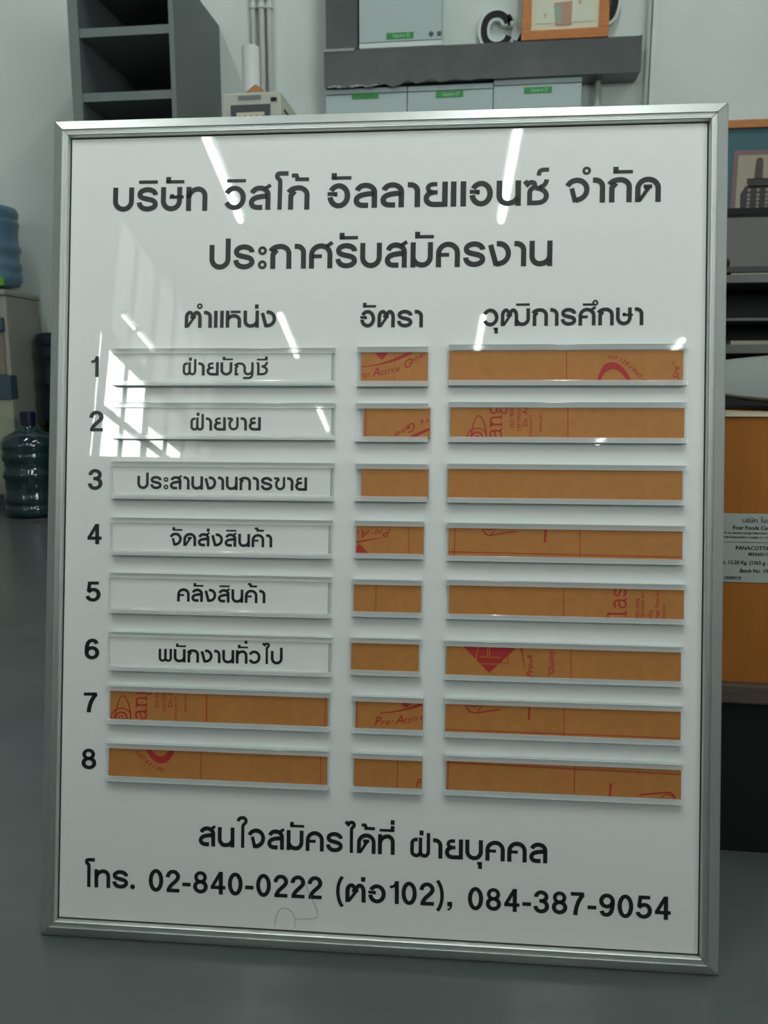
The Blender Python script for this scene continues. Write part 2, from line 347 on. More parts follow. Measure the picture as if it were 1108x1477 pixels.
for i, (x0, x1, z0, z1, e) in enumerate(((-3.62, -3.42, .92, 1.14, 2.2), (-3.36, -3.18, .90, 1.13, 2.0), (-3.10, -2.95, .95, 1.12, 1.6), (-2.95, -2.83, .55, .66, 2.0))):
    w = struct(MB().add([(x0, -7.995, z0), (x1, -7.995, z0), (x1, -7.995, z1), (x0, -7.995, z1)], [(0, 1, 2, 3)]).obj('window_%d' % (i+7), emit('daylit_opening_%d' % i, DAY_COL, e)))
    MB().box(x0-.03, x1+.03, -7.999, -7.99, z0-.03, z0).box(x0-.03, x1+.03, -7.999, -7.99, z1, z1+.03).box(x0-.03, x0, -7.999, -7.99, z0, z1).box(x1, x1+.03, -7.999, -7.99, z0, z1).obj('window_frame', M_CABW, w)

struct(MB().add([(XL+.002, -8.33, 2.5), (XL+.002, -8.295, 2.5), (XL+.002, -8.265, 4.55), (XL+.002, -8.30, 4.55)], [(0, 1, 2, 3)]).obj('window_15', M_DAY))

# fluorescent battens hung in rows
def batten(x, y0, y1, k, z=4.6, power=0, r=.036):
    t = empty('ceiling_light', (x, (y0+y1)/2, z), 0, k, 'ceiling light', 'hanging fluorescent battens')
    L = (y1-y0)/2
    MB().box(-.06, .06, -L, L, -.05, 0).obj('housing', M_CABW, t)
    MB().tube([(0, -L, -.085), (0, L, -.085)], r, 8).obj('lamp_tube', M_TUBE, t)
    for s in (-.7, .7): MB().tube([(0, s*L, 0), (0, s*L, ZC-z)], .004, 5).obj('hanger', M_BLACK, t)
    if power: area('added_light', (x, (y0+y1)/2, z-.14), (.12, 2*L), power, (0, 0, 0), TUBE_COL)  # extra area lamp, only under the added battens
M_TUBE = emit('lamp_glow', TUBE_COL, TUBE)
RN = {-1.93: 'left row', .62: 'middle row', 3.27: 'right row', -3.96: 'row nearest the windows'}
for x in RN:
    for (y0, y1), d in zip(((-5.35, -3.9), (-9.0, -7.58), (-12.8, -11.5)), ('nearest', 'second', 'farthest')):
        if x > 3: y0 -= .7; y1 -= .7
        if x < -3: y0, y1 = (-5.35, -3.9) if d == 'nearest' else ((-8.7, -7.62) if d == 'second' else (y0, y1))
        if x < -3:
            if d == 'second':
                batten(x, -8.05, -7.66, 'short thin batten by the windows, nearer of the two dashes mirrored in the sign', r=.017); batten(x, -8.80, -8.22, 'short thin batten by the windows, farther of the two dashes mirrored in the sign', r=.017)
            continue
        batten(x, y0, y1, 'white hanging fluorescent batten mirrored in the signboard, %s of the %s' % (d, RN[x]))
for x, y0, y1, z, p, nm in ((-.75, -.75, .45, 2.65, 5.0, 'low batten left of the camera'), (.45, -.75, .45, 2.65, 5.0, 'low batten right of the camera'),
                        (-2.2, 1.3, 3.0, 4.6, 15, 'high batten above the shelf unit'), (.4, 1.3, 3.0, 4.6, 19, 'high batten above the wall cabinets'), (2.9, 1.3, 3.0, 4.6, 11, 'high batten above the right end of the wall')):
    batten(x, y0, y1, 'added unseen fluorescent batten, '+nm, z, p)  # unseen lamps added: low pair lights the board, high ones the back wall

# ================================================================== SIGNBOARD
sign = bpy.data.objects.new('signboard', None); COL.objects.link(sign); sign.matrix_world = BM; sign.empty_display_size = .1
tag(sign, 'large white framed signboard with black lettering leaning back on the grey floor', 'signboard')
FWD = .0225
mesh = MB().box(.004, BW-.004, .004, BH-.004, -.008, .0035); mesh.obj('panel', M_BOARD, sign)
# mitred aluminium bars: profile (distance from the outer edge, height)
prof = [(0, -.016), (0, .0020), (.0010, .0034), (.0146, .0122), (.0150, .0104), (.0164, .0104), (.0166, .0099), (.0172, .0099), (.0174, .0104), (.0184, .0104), (.0186, .0099), (.0192, .0099), (.0194, .0104), (.0205, .0104), (.0214, .0094), (.0225, .0066), (.0225, -.016)]
corners = [(0, 0), (BW, 0), (BW, BH), (0, BH)]
for k in range(4):
    A = V(corners[k]); B = V(corners[(k+1) % 4]); d = (B-A).normalized(); nn = V((-d.y, d.x)); L = (B-A).length; g = .00035
    v = []; f = []
    for a, h in prof:
        p = A+d*(a+g)+nn*a; q = A+d*(L-a-g)+nn*a; v += [(p.x, p.y, h), (q.x, q.y, h)]
    for i in range(len(prof)-1): f.append((2*i, 2*i+1, 2*i+3, 2*i+2))
    f += [tuple(2*i for i in range(len(prof))), tuple(2*i+1 for i in range(len(prof)))[::-1]]
    o = mesh_obj('frame_bar', v, f, M_ALU, sign)
for x, y in ((.001, .001), (BW-.0195, .001), (.001, BH-.0195), (BW-.0195, BH-.0195)):
    MB().box(x, x+.0185, y, y+.0185, -.015, .0035).obj('corner_joint', M_DARKGAP, sign)
# gasket line round the panel
gk = MB()
for a in ((.0225, BW-.0225, .0225, .0236), (.0225, BW-.0225, BH-.0236, BH-.0225), (.0225, .0236, .0225, BH-.0225), (BW-.0236, BW-.0225, .0225, BH-.0225)):
    gk.box(*a, .003, .0042)
gk.obj('gasket', M_DARKGAP, sign)
# hidden prop that keeps it leaning
inv = BM.inverted()
def w2b(p): return tuple(inv @ V(p))
MB().tube([w2b((-.1, 1.28, .006)), w2b((-.13, 1.005, .90))], .009, 8).tube([w2b((-.25, 1.28, .006)), w2b((-.22, 1.005, .90))], .009, 8).tube([w2b((-.1, 1.28, .012)), w2b((-.25, 1.28, .012))], .009, 8).obj('back_prop', M_BLACK, sign)

def btext(txt, x0, y0, x1, y1, xhpx, n=.0036, parent=None, name='lettering', th=.0004, gap=.13):
    a = uv(x0, y0, n); b = uv(x1, y1, n); c = uv(x0, y0-xhpx, n); d = uv(x1, y1-xhpx, n)
    xh = ((c[1]-a[1])+(d[1]-b[1]))/2
    return flat_text(txt, a, b, xh, n, th, name, M_INK, parent or sign, gap)
for a in (('บริษัท', 162.9, 305.2, 298.8, 304.0, 34.5), ('วิสโก้', 325, 302.8, 446.1, 302.2, 34.5),
          ('อัลลายแอนซ์', 472.3, 300.5, 790.9, 296, 36), ('จำกัด', 816.3, 292.7, 953, 291.1, 36),
          ('ประกาศรับสมัครงาน', 302.1, 388.8, 796.2, 383.7, 36),
          ('ตำแหน่ง', 266.5, 472.8, 398.2, 472.4, 24.4), ('อัตรา', 519.6, 472.2, 610, 472.0, 25),
          ('วุฒิการศึกษา', 698, 470.6, 928, 468.9, 25.4),
          ('สนใจสมัครได้ที๋', 286.9, 1219.8, 569.3, 1232.9, 28.6), ('ฝ่ายบุคคล', 591.5, 1236.3, 789.5, 1245.2, 29),
          ('โทร.', 122.3, 1279.0, 194.4, 1282.2, 26.2), ('02-840-0222', 214.6, 1285, 464.7, 1296.9, 26.6),
          ('(ต่อ102),', 484, 1300.0, 653, 1307.3, 27), ('084-387-9054', 674.9, 1311.6, 967.6, 1327, 27.2)):
    btext(*a)
for d, x0, x1, y0, y1 in (('1', 130, 142.3, 514, 543.7), ('2', 128.7, 148.8, 592.4, 622), ('3', 127.2, 147.8, 676.3, 706.6), ('4', 125.8, 146.6, 755.7, 785),
                          ('5', 124, 145, 838.5, 867.7), ('6', 122.3, 143.4, 921, 951), ('7', 120.6, 141.7, 998.6, 1027.4), ('8', 118, 139.2, 1079.5, 1109.4)):
    btext(d, x0, y1, x1, y1, (y1-y0)/1.22, name='row_number')

# ---- card holders (parts of the board) and the plates slid into them
def rect(pts, n):
    q = [uv(x, y, n) for x, y in pts]      # TL TR BR BL
    return ((q[0][0]+q[3][0])/2, (q[1][0]+q[2][0])/2, (q[2][1]+q[3][1])/2, (q[0][1]+q[1][1])/2, (q[1][1]-q[0][1]+q[2][1]-q[3][1])/2)
OUT = {  # outer corners TL TR BR BL as measured
 (1,1): ((165.6,502.9),(486,504.6),(481,557.4),(165,556.7)), (2,1): ((165.6,581.4),(484,582.4),(483,635),(164.6,634)),
 (3,1): ((163.5,666.3),(483,667.7),(481,722.7),(162,719.8)), (4,1): ((162.8,747.3),(479.6,749.8),(479,805),(162,800.8)),
 (5,1): ((161,827),(479,830.7),(478,890),(159.5,884.5)), (6,1): ((161,911.6),(479.6,917.6),(478.9,974),(157.5,966.9)),
 (7,1): ((158,987),(478,998.6),(475.4,1054),(155.8,1042.6)), (8,1): ((156.8,1070.5),(476,1081),(473,1137),(153,1125)),
 (1,2): ((516.5,501.7),(618.5,501.7),(616.8,557.8),(514.7,558.2)), (2,2): ((514,582.7),(619,582.7),(616.2,638),(512.3,637.8)),
 (3,2): ((512.6,669),(619.6,670.3),(614.7,724.5),(512.6,722.8)), (4,2): ((512.6,750.6),(612,752.6),(609.7,806.7),(511.3,804.4)),
 (5,2): ((510,834.5),(609.7,837.5),(608,891),(508,888)), (6,2): ((506.8,918.4),(607.4,921.5),(607.4,975.8),(505.9,971.5)),
 (7,2): ((510,1001.5),(611.5,1006.5),(609.7,1059.8),(506.8,1055)), (8,2): ((509,1084),(609.7,1088.5),(608.3,1144),(506.8,1139.5)),
 (1,3): ((647.3,499.4),(990.9,496.5),(989,555.5),(646.8,557.9)), (2,3): ((647.3,581.8),(990.6,580.5),(989,638.8),(646.5,639.4)),
 (3,3): ((645.3,670),(988.7,671.2),(987.4,728.9),(645.3,725.4)), (4,3): ((645.3,753.6),(987.4,759),(986.5,814.6),(644.4,808.4)),
 (5,3): ((645.3,836),(989.6,843),(987,899.8),(643.5,892.2)), (6,3): ((642,922.6),(985,933),(982.9,989.2),(641,979.6)),
 (7,3): ((642,1006),(984.2,1017.5),(982.9,1074.4),(641.2,1061)), (8,3): ((641.2,1087),(983.8,1101.5),(982.9,1159.5),(641.2,1144))}
KR = {
 (7,1): ((159.3,992.2),(474.3,1003),(472.5,1048.5),(158,1036.6)), (8,1): ((157.5,1075),(472.5,1085.5),(471.8,1132),(155.8,1120)),
 (1,2): ((520.8,508.2),(618,508),(617,552.8),(520.6,552.8)), (2,2): ((524.3,587.4),(621.5,587.6),(620.3,632.2),(524,632)),
 (3,2): ((521.2,674.4),(618.2,674.4),(618.2,719.6),(521.2,718.7)), (4,2): ((514.4,755.2),(611.5,756),(611.5,800.8),(513.5,799.4)),
 (5,2): ((510.4,838.2),(607.9,841.9),(607.4,884.7),(510,883)), (6,2): ((506.8,923.5),(604.2,925.7),(604.2,970.8),(506.3,968.6)),
 (7,2): ((512.6,1005),(610.6,1008.8),(610,1054.3),(512.6,1049.4)), (8,2): ((510.8,1088.2),(609.2,1091.3),(609.2,1137.4),(510.8,1134.7)),
 (1,3): ((648,506.7),(986.3,504.3),(985.7,550),(647.3,552.5)), (2,3): ((649.3,588.6),(987.6,588.3),(987.3,634.3),(649.3,633.8)),
 (3,3): ((645.8,676.2),(985,677),(984.2,723),(645.8,720)), (4,3): ((647,758),(985,764.7),(984.2,809.4),(646.7,802)),
 (5,3): ((648,841),(987.4,848.2),(986.5,895.6),(648,885.6)), (6,3): ((644,928),(982.9,938.8),(982,984.8),(643.5,972.2)),
 (7,3): ((642.6,1011),(982.9,1022.7),(981.5,1069.2),(642.6,1056)), (8,3): ((644.4,1091.8),(982.9,1108),(982.9,1155),(643.5,1137))}
def clipped(mb, quadlist, x0, x1, y0, y1, n, M=None):
    """clip convex polygons to the rectangle and add them at height n"""
    for poly in quadlist:
        p = list(poly)
        for ax, lim, sg in ((0, x0, 1), (0, x1, -1), (1, y0, 1), (1, y1, -1)):
            o = []
            for i in range(len(p)):
                a, b = p[i-1], p[i]; ia = (a[ax]-lim)*sg >= 0; ib = (b[ax]-lim)*sg >= 0
                if ia != ib:
                    t = (lim-a[ax])/(b[ax]-a[ax]); o.append((a[0]+(b[0]-a[0])*t, a[1]+(b[1]-a[1])*t))
                if ib: o.append(b)
            p = o
            if len(p) < 3: break
        if len(p) < 3: continue
        ar = sum(p[i-1][0]*p[i][1]-p[i][0]*p[i-1][1] for i in range(len(p)))
        if abs(ar) < 1e-12: continue
        if ar < 0: p = p[::-1]
        mb.add([(x, y, n) for x, y in p], [tuple(range(len(p)))])
_fc = {}
def font_polys(txt, shear=0):
    key = (txt, shear)
    if key in _fc: return _fc[key]
    cu = bpy.data.curves.new('t', 'FONT'); cu.body = txt; cu.size = 1; cu.shear = shear; cu.resolution_u = 2; cu.fill_mode = 'FRONT'; cu.offset = .012
    o = bpy.data.objects.new('t', cu); COL.objects.link(o)
    bpy.context.view_layer.update()
    me = o.evaluated_get(bpy.context.evaluated_depsgraph_get()).to_mesh()
    r = [[(me.vertices[i].co.x, me.vertices[i].co.y) for i in p.vertices] for p in me.polygons]
    o.to_mesh_clear(); bpy.data.objects.remove(o); bpy.data.curves.remove(cu)
    _fc[key] = r; return r
def place(polys, p, ang, s, sy=None):
    c, n = math.cos(ang), math.sin(ang); sy = sy or s
    return [[(p[0]+c*x*s-n*y*sy, p[1]+n*x*s+c*y*sy) for x, y in q] for q in polys]
PX = .00082      # one photo pixel on the board, metres
# prints on the protective film: all in photo-pixel offsets measured from a given point, then scaled to metres
def P(pl, px, py, ang, size, sq=1):       # polys placed with origin at a measured point
    return place(pl, uv(px, py), math.radians(ang), size*PX, size*PX*sq)
def line(x0, y0, x1, y1, w=1.0):
    a = uv(x0, y0); b = uv(x1, y1); L, R = ribbon([a, b], w*PX); return [[R[0], R[1], L[1], L[0]]]
def curve(s, w, pts=True):
    r = []
    for pl in path(s):
        q = [uv(x, y) for x, y in pl]; L, R = ribbon(q, w*PX)
        for i in range(len(L)-1): r.append([R[i], R[i+1], L[i+1], L[i]])
    return r
def taper(s, ws):
    r = []
    for pl in path(s):
        q = [uv(x, y) for x, y in pl]; n = len(q); L, R = ribbon(q, PX)
        def W(i): 
            t = i/(n-1)*(len(ws)-1); k = min(int(t), len(ws)-2); return ws[k]+(ws[k+1]-ws[k])*(t-k)
        L = [(q[i][0]+(L[i][0]-q[i][0])*W(i), q[i][1]+(L[i][1]-q[i][1])*W(i)) for i in range(n)]
        R = [(q[i][0]+(R[i][0]-q[i][0])*W(i), q[i][1]+(R[i][1]-q[i][1])*W(i)) for i in range(n)]
        for i in range(n-1): r.append([R[i], R[i+1], L[i+1], L[i]])
    return r
def poly(*pts): return [[uv(x, y) for x, y in pts]]
def arc_text(txt, cx, cy, r, a0, step, size, flip=False, shear=.35):
    """letters along an arc; angles in degrees, photo orientation (y down measured)"""
    out = []
    for i, ch in enumerate(txt):
        a = math.radians(a0+step*i); x = cx+r*math.cos(a); y = cy-r*math.sin(a)
        ang = math.degrees(a)-90 + (180 if flip else 0)
        if ch != ' ': out += P(font_polys(ch, shear), x, y, ang, size)
    return out
def serif(ch):      # slab letters drawn upright, x-height 1
    return {'a': quads('M .15 .82 C .3 1.02 .72 1.05 .72 .7 L .72 .15 C .72 .05 .8 .03 .92 .03', .14)+quads('M .72 .6 C .3 .6 .1 .5 .12 .28 C .15 -.05 .6 -.02 .72 .3', .13),
            'n': quads('M .05 .93 L .25 .93 L .25 .05', .15)+quads('M .25 .65 C .35 1.0 .85 1.05 .85 .65 L .85 .05', .15)+quads('M .05 .04 L .45 .04 M .65 .04 L 1.05 .04', .1),
            'g': quads('O .42 .68 .3 .27 0 360', .13)+quads('M .65 .88 L .9 .95', .12)+quads('M .3 .42 C .0 .2 .3 .15 .5 .12 C .95 .08 .95 -.4 .45 -.4 C -.05 -.4 .0 .0 .3 .08', .12),
            'l': quads('M .1 1.43 L .35 1.43 L .35 .05', .16)+quads('M .08 .04 L .62 .04', .1),
            's': quads('M .7 .75 C .6 1.0 .15 1.0 .15 .72 C .15 .45 .75 .55 .75 .27 C .75 -.02 .2 -.02 .12 .25', .14),
            'f': quads('M .7 1.35 C .5 1.5 .35 1.35 .35 1.1 L .35 .05', .15)+quads('M .05 .93 L .65 .93 M .1 .04 L .62 .04', .1)}[ch]
def eye(ox, oy):    # the film maker's line emblem: a pointed hood over nested rings, standing upright
    r = curve('M %g %g C %g %g %g %g %g %g' % (ox-16, oy+46, ox-10, oy+28, ox-9, oy, ox, oy), 1.6)
    r += curve('M %g %g C %g %g %g %g %g %g' % (ox, oy, ox+6, oy+2, ox+12, oy+20, ox+11, oy+46), 1.8)
    r += curve('O %g %g 14 13 165 375' % (ox-3, oy+31), 1.6)+curve('O %g %g 8 8 0 360' % (ox-3, oy+32), 2.4)+curve('O %g %g 3 3 0 360' % (ox-3, oy+32), 1.4)
    return [q[::-1] for q in r]
def ang_block(ox, oy):   # '...ang' with small print beside it, reading upwards; ox, oy = base line x, lower end y
    r = []
    y = oy
    for ch, h in (('a', 17), ('n', 18.5), ('g', 17)):
        r += P(serif(ch), ox+17, y, 92, 17); y -= h
    for t, dx, dy, s in (('ISO 9001', 34, -17, 8), ('CERTIFIED', 44, -11, 7), ('Dr. Ac', 54, -18, 10.5), ('and Business H', 60, 3, 6), ('www.pan', 74, -10, 7)):
        r += P(font_polys(t), ox+dx, oy+dy, 91, s)
    return r
PRINT = {}
PRINT[1,2] = poly((541,510),(560.5,510),(551.5,520.5))+taper('M 521 530.3 C 550 528 575 520 597 507', [1, 2.2, 4.5, 5])+line(570, 508, 570, 553, .5)
x = 520; 
for ch, px, py in (('r', 519.5, 547), ('o', 523.5, 546.5), ('-', 530.5, 544), ('A', 538, 545), ('c', 549, 542), ('t', 554.5, 541.5), ('i', 560, 540), ('v', 564, 539), ('e', 571, 537.5), ('G', 582, 533), ('e', 593, 526), ('n', 599, 523), ('e', 605.5, 519), ('r', 611, 514)):
    PRINT[1,2] += P(font_polys(ch, .4), px, py, 15 if px < 590 else 28, 17 if ch in 'AG' else 12)
PRINT[2,2] = line(528.3, 587, 528.3, 633, 1.2)+taper('M 586 636 C 600 628 612 622 622 619', [6, 4.5, 3.5])
for ch, px, py in (('v', 619, 603), ('e', 611.5, 604.5), ('G', 599, 608), ('e', 590, 613), ('n', 584, 617), ('e', 577, 621), ('r', 572, 625), ('a', 566, 629)):
    PRINT[2,2] += P(font_polys(ch, .4), px, py, 180+27, 17 if ch == 'G' else 12)
PRINT[4,2] = line(590, 756, 590, 801, .8)+poly((514, 790), (519, 784), (533, 798.5), (514, 799.5))+taper('M 514 782 C 525 780 538 777 552 776', [3, 2, .8])
for ch, px, py in (('P', 565, 763), ('r', 553, 764), ('o', 548.5, 765), ('-', 540, 766), ('A', 534, 765), ('c', 520, 766)):
    PRINT[4,2] += P(font_polys(ch, .4), px, py, 180-3, 17 if ch in 'PA' else 12)
PRINT[5,2] = line(543, 838, 542.5, 886, .9)
PRINT[7,2] = line(516, 1004, 515.5, 1051, 1.0)+poly((574.5, 1008), (597.5, 1009), (586, 1020))+taper('M 549 1027 C 575 1026 595 1020 612 1013', [1, 2, 3.5, 4.5])
for ch, px, py in (('P', 540, 1045), ('r', 550, 1044), ('o', 556, 1044), ('-', 564, 1042), ('A', 571, 1043), ('c', 582, 1041), ('t', 588, 1041), ('i', 593.5, 1039.5), ('v', 597.5, 1039), ('e', 605, 1037)):
    PRINT[7,2] += P(font_polys(ch, .4), px, py, 7, 17 if ch in 'PA' else 12)
PRINT[8,2] = line(574, 1089, 573.5, 1138, 1.0)+P(font_polys('Pr', .4), 599, 1133, 5, 16)
PRINT[1,3] = line(816.6, 504, 816.6, 553, 1.1)+taper('M 862 553 C 868 525 890 515 908 553', [4, 6, 11, 9, 7, 6])
for i, ch in enumerate('noitarenoit'[:10]):
    a = [(884, 521), (891, 523), (898, 525), (903.5, 528), (908, 532), (913.5, 536.5), (918.5, 541.5), (922, 546), (926, 551), (930, 556)][i]
    PRINT[1,3] += P(font_polys(ch, .4), a[0], a[1]-7, 180-10-i*5, 11)
PRINT[1,3] += P(font_polys('Sire"', .4), 978, 549, 90, 12)
PRINT[2,3] = line(818.5, 588, 818.5, 635, 1.2)+eye(691, 600)+ang_block(707, 634)
PRINT[4,3] = line(656.5, 758, 655.5, 803, 1.2)+line(646, 795.5, 985, 803.5, 1.2)+line(836, 761, 835.5, 807, 1.1)+line(787, 760, 785.5, 782, 3.5)
PRINT[4,3] += curve('M 695 756 C 696 768 702 773 708 772 L 744 766', 2)+curve('O 706 755 9 9 0 180', 1.6)+curve('M 708 772 L 717 760', 1.5)+curve('M 727 759 L 735 760 M 738 761 L 744 761', 1.8)
PRINT[5,3] = line(812.5, 844, 812.5, 890, 1.1)
yy = 902
for ch, h in (('f', 11), ('l', 13), ('a', 17), ('s', 14)):
    PRINT[5,3] += P(serif(ch), 902.5, yy, 91, 17 if ch in 'as' else 17.5); yy -= h
for t, dx, dy, s in (('9001:2008', 921, 893, 7), ('CERTIFIED BY', 928, 893, 6), ('ylic', 940, 893, 10), ('High Time Acrylic', 949, 893, 7), ('www.acr', 958, 893, 6)):
    PRINT[5,3] += P(font_polys(t), dx, dy, 90, s)
PRINT[6,3] = line(823.5, 933, 823, 980, .8)
PRINT[6,3] += poly((667, 928), (748, 931), (742, 936), (705.5, 969.5), (667, 930))
PRINT[6,3] += taper('M 751 931 C 753 942 755 952 757 964', [2.5, 1.5, .8])+P(font_polys('Pro-A', .4), 768, 977, 90, 13)+P(font_polys('"Quality', .3), 798, 976, 90, 11)
PRINT[6,3] += curve('M 723 934 L 723 955 L 732 956 L 732 935', 1.0)
KP63 = curve('M 686 956 L 721 957', 1.2)+curve('M 687 953 C 686 940 690 930 697 930 M 706 929 L 706 947 L 722 948 M 692 946 L 703 947 L 703 929', 1.2)
PRINT[7,3] = line(643, 1050.5, 983, 1063.5, 1.2)+line(813.5, 1016, 812.5, 1062, 1.1)+line(763.5, 1019, 762.5, 1037, 2.8)
PRINT[7,3] += curve('M 671 1012 C 674 1026 680 1027 688 1027 L 721 1022', 2)+curve('O 683 1009 10 9 0 180', 1.6)+curve('M 688 1027 L 697 1013', 1.5)+curve('M 703 1014 L 709 1014.5 M 713 1015 L 719 1015', 1.8)
PRINT[8,3] = line(644, 1098, 983, 1115.5, 1.3)+line(647, 1092, 646, 1138, 1.2)+line(828.5, 1100, 827.5, 1147, 1.2)+line(880, 1128, 878.5, 1148, 3)
PRINT[8,3] += curve('M 921 1144.5 L 962 1141 C 970 1141 973 1148 973 1158', 2.2)+curve('O 962 1155 11 11 180 360', 1.5)+curve('O 960 1155 6 5 180 360', 2)+curve('M 923 1151 L 936 1152.5', 2)
PRINT[7,1] = line(300, 997, 299.5, 1042, 1.4)+line(470.5, 1002, 469.5, 1048, 1.3)+eye(180, 1002)+ang_block(197, 1037)
PRINT[8,1] = line(292, 1079, 291, 1126, 1.2)+line(463.5, 1085, 463, 1131, 1)+taper('M 213 1074 C 224 1098 243 1105 252 1074', [6, 8, 10, 10, 7])
for i, ch in enumerate('neration'):
    a = [(196, 1080), (200, 1085), (205, 1089.5), (210, 1094.5), (215, 1099), (221, 1102.5), (226, 1104.5), (232, 1107)][i]
    PRINT[8,1] += P(font_polys(ch, .4), a[0], a[1]+3, -40+i*4, 11)
PRINT[3,2] = PRINT[6,2] = PRINT[3,3] = []
CN = {1: 'left', 2: 'middle', 3: 'right'}
ORD = ['', 'first', 'second', 'third', 'fourth', 'fifth', 'sixth', 'seventh', 'eighth']
WORD = {1: ('ฝ่ายบัญชี', 263.2, 541.6, 386.2, 541.6, 19), 2: ('ฝ่ายขาย', 274.5, 621.3, 376, 620.9, 19.2), 3: ('ประสานงานการขาย', 198, 705.2, 442.7, 707.9, 19),
        4: ('จัดส่งสินค้า', 245.1, 787.0, 392.6, 789.6, 18.8), 5: ('คลังสินค้า', 255.6, 867.4, 382.8, 870.2, 19), 6: ('พนักงานทั๋วไป', 228.7, 954.6, 407.7, 958.4, 19)}
WLAB = {1: 'white nameplate with the shortest row-one wording, beside number 1', 2: 'white nameplate with a single short word, second from the top', 3: 'white nameplate with the longest wording, beside number 3',
        4: 'white nameplate of black wording, fourth from the top and directly below the longest one', 5: 'white nameplate of black wording, fifth from the top, with faint window reflections', 6: 'white nameplate just above the brown strips, the lowest white one'}
KLAB = {(7,1): 'long brown film-covered strip with red emblem and slab letters, beside number 7', (8,1): 'long brown film-covered strip with a red crescent, beside number 8',
 (1,2): 'short brown strip with red triangle and script, topmost of the middle column', (2,2): 'short brown strip with upside-down red script, second in the middle column',
 (3,2): 'plain short brown strip in the third row of the middle column', (4,2): 'short brown strip with upside-down red script at its left end, fourth in the middle column',
 (5,2): 'short brown strip with one thin red line, fifth in the middle column', (6,2): 'plain short brown strip, sixth in the middle column',
 (7,2): 'short brown strip with red triangle over script, seventh in the middle column', (8,2): 'short brown strip with one red capital at its corner, lowest of the middle column',
 (1,3): 'long brown strip with a bold red crescent, topmost of the right column', (2,3): 'long brown strip with red eye-like emblem, second in the right column',
 (3,3): 'long plain brown strip without any print, third in the right column', (4,3): 'long brown strip with a red border line along its foot, fourth in the right column',
 (5,3): 'long brown strip with slab letters near its right end, fifth in the right column', (6,3): 'long brown strip with a solid red diamond, sixth in the right column',
 (7,3): 'long brown strip with half an emblem at its upper left, seventh in the right column', (8,3): 'long brown strip with a red line along its top edge, lowest of the right column'}
def plate_empty(name, c, lab, cat, group):
    o = bpy.data.objects.new(name, None); COL.objects.link(o); o.empty_display_size = .02
    o.matrix_world = BM @ Matrix.Translation(c); return tag(o, lab, cat, group)
for (r, c), pts in OUT.items():
    x0, x1, y0, y1, sk = rect(pts, .006)
    h = MB().box(x0, x1, y0+.001, y1-.001, .0036, .0046).obj('card_holder', M_COVER, sign)
    # two clear channel rails: foot, wall and inward lip
    for s, ye in ((1, y0), (-1, y1)):
        lo, hi = sorted((ye, ye+s*.0062)); l2, h2 = sorted((ye, ye+s*.0028))
        rb = MB().box(x0, x1, l2, h2, .0046, .0098).box(x0, x1, lo, hi, .0098, .0122, bev=.0006)
        rb.obj('rail', M_RAIL, h)
        e0, e1 = sorted((ye-s*.0001, ye+s*.0003))
        MB().box(x0, x1, e0, e1, .004, .0122).obj('rail_edge', M_EDGE2, h)
    if (r, c) in KR:
        k0, k1, j0, j1, sk = rect(KR[r, c], .0085)
        ang = sk/(k1-k0)
        t = plate_empty('film_covered_strip', V(((k0+k1)/2, (j0+j1)/2, .0049)), KLAB[r, c], 'strip', 'brown film-covered strips')
        cx, cy = (k0+k1)/2, (j0+j1)/2
        MB().box(k0-cx, k1-cx, j0-cy, j1-cy, 0, .0030).obj('acrylic_core', M_EDGE, t)
        MB().box(k0-cx+.0002, k1-cx-.0002, j0-cy+.0002, j1-cy-.0002, .0030, .0034).obj('kraft_film', M_KRAFT, t)
        if PRINT[r, c]:
            pm = MB()
            # measured on the plane n=.004; shift to the strip's own plane through similar scale (sub-millimetre)
            clipped(pm, PRINT[r, c], k0+.0004, k1-.0004, j0+.0004, j1-.0004, .0)
            pm.v = [(x-cx, y-cy, .00355) for x, y, z in pm.v]
            if pm.v: pm.obj('print', M_RED, t)
            if (r, c) == (6, 3):
                pm = MB(); clipped(pm, KP63, k0, k1, j0, j1, 0); pm.v = [(x-cx, y-cy, .0036) for x, y, z in pm.v]; pm.obj('knocked_out_line', M_KRAFT, t)
    else:
        k0, k1, j0, j1 = x0+.001, x1-.004, y0+.003, y1-.003; cx, cy = (k0+k1)/2, (j0+j1)/2
        t = plate_empty('nameplate', V((cx, cy, .0049)), WLAB[r], 'nameplate', 'white nameplates in the left column')
        pl = MB().box(k0-cx, k1-cx, j0-cy, j1-cy, 0, .0034).obj('plate', M_BOARD, t)
        MB().box(k1-cx-.0003, k1-cx+.0006, j0-cy, j1-cy, 0, .0035).obj('plate_edge', M_EDGE, t)
        w = WORD[r]; a = uv(w[1], w[2], .0085); b = uv(w[3], w[4], .0085); d = uv(w[1], w[2]-w[5], .0085)
        flat_text(w[0], (a[0]-cx, a[1]-cy), (b[0]-cx, b[1]-cy), d[1]-a[1], .0034, .0003, 'lettering', M_INK, t)
bpy.context.view_layer.update()
# a stray thread caught on the lower part of the panel
th = MB(); pts = []
for pl in path('M 441 1274 L 447 1290 C 455 1308 470 1326 445 1325 L 425 1325 M 397 1335 C 396 1318 404 1306 414 1310 C 428 1316 426 1330 425 1338'):
    th.tube([BM @ V((*uv(x, y), .0043)) for x, y in pl], .00022, 5)
tag(th.obj('thread', mat('thread_fibre', (.25, .3, .27), .8)), 'thin curled thread stuck on the signboard below the telephone number', 'thread')

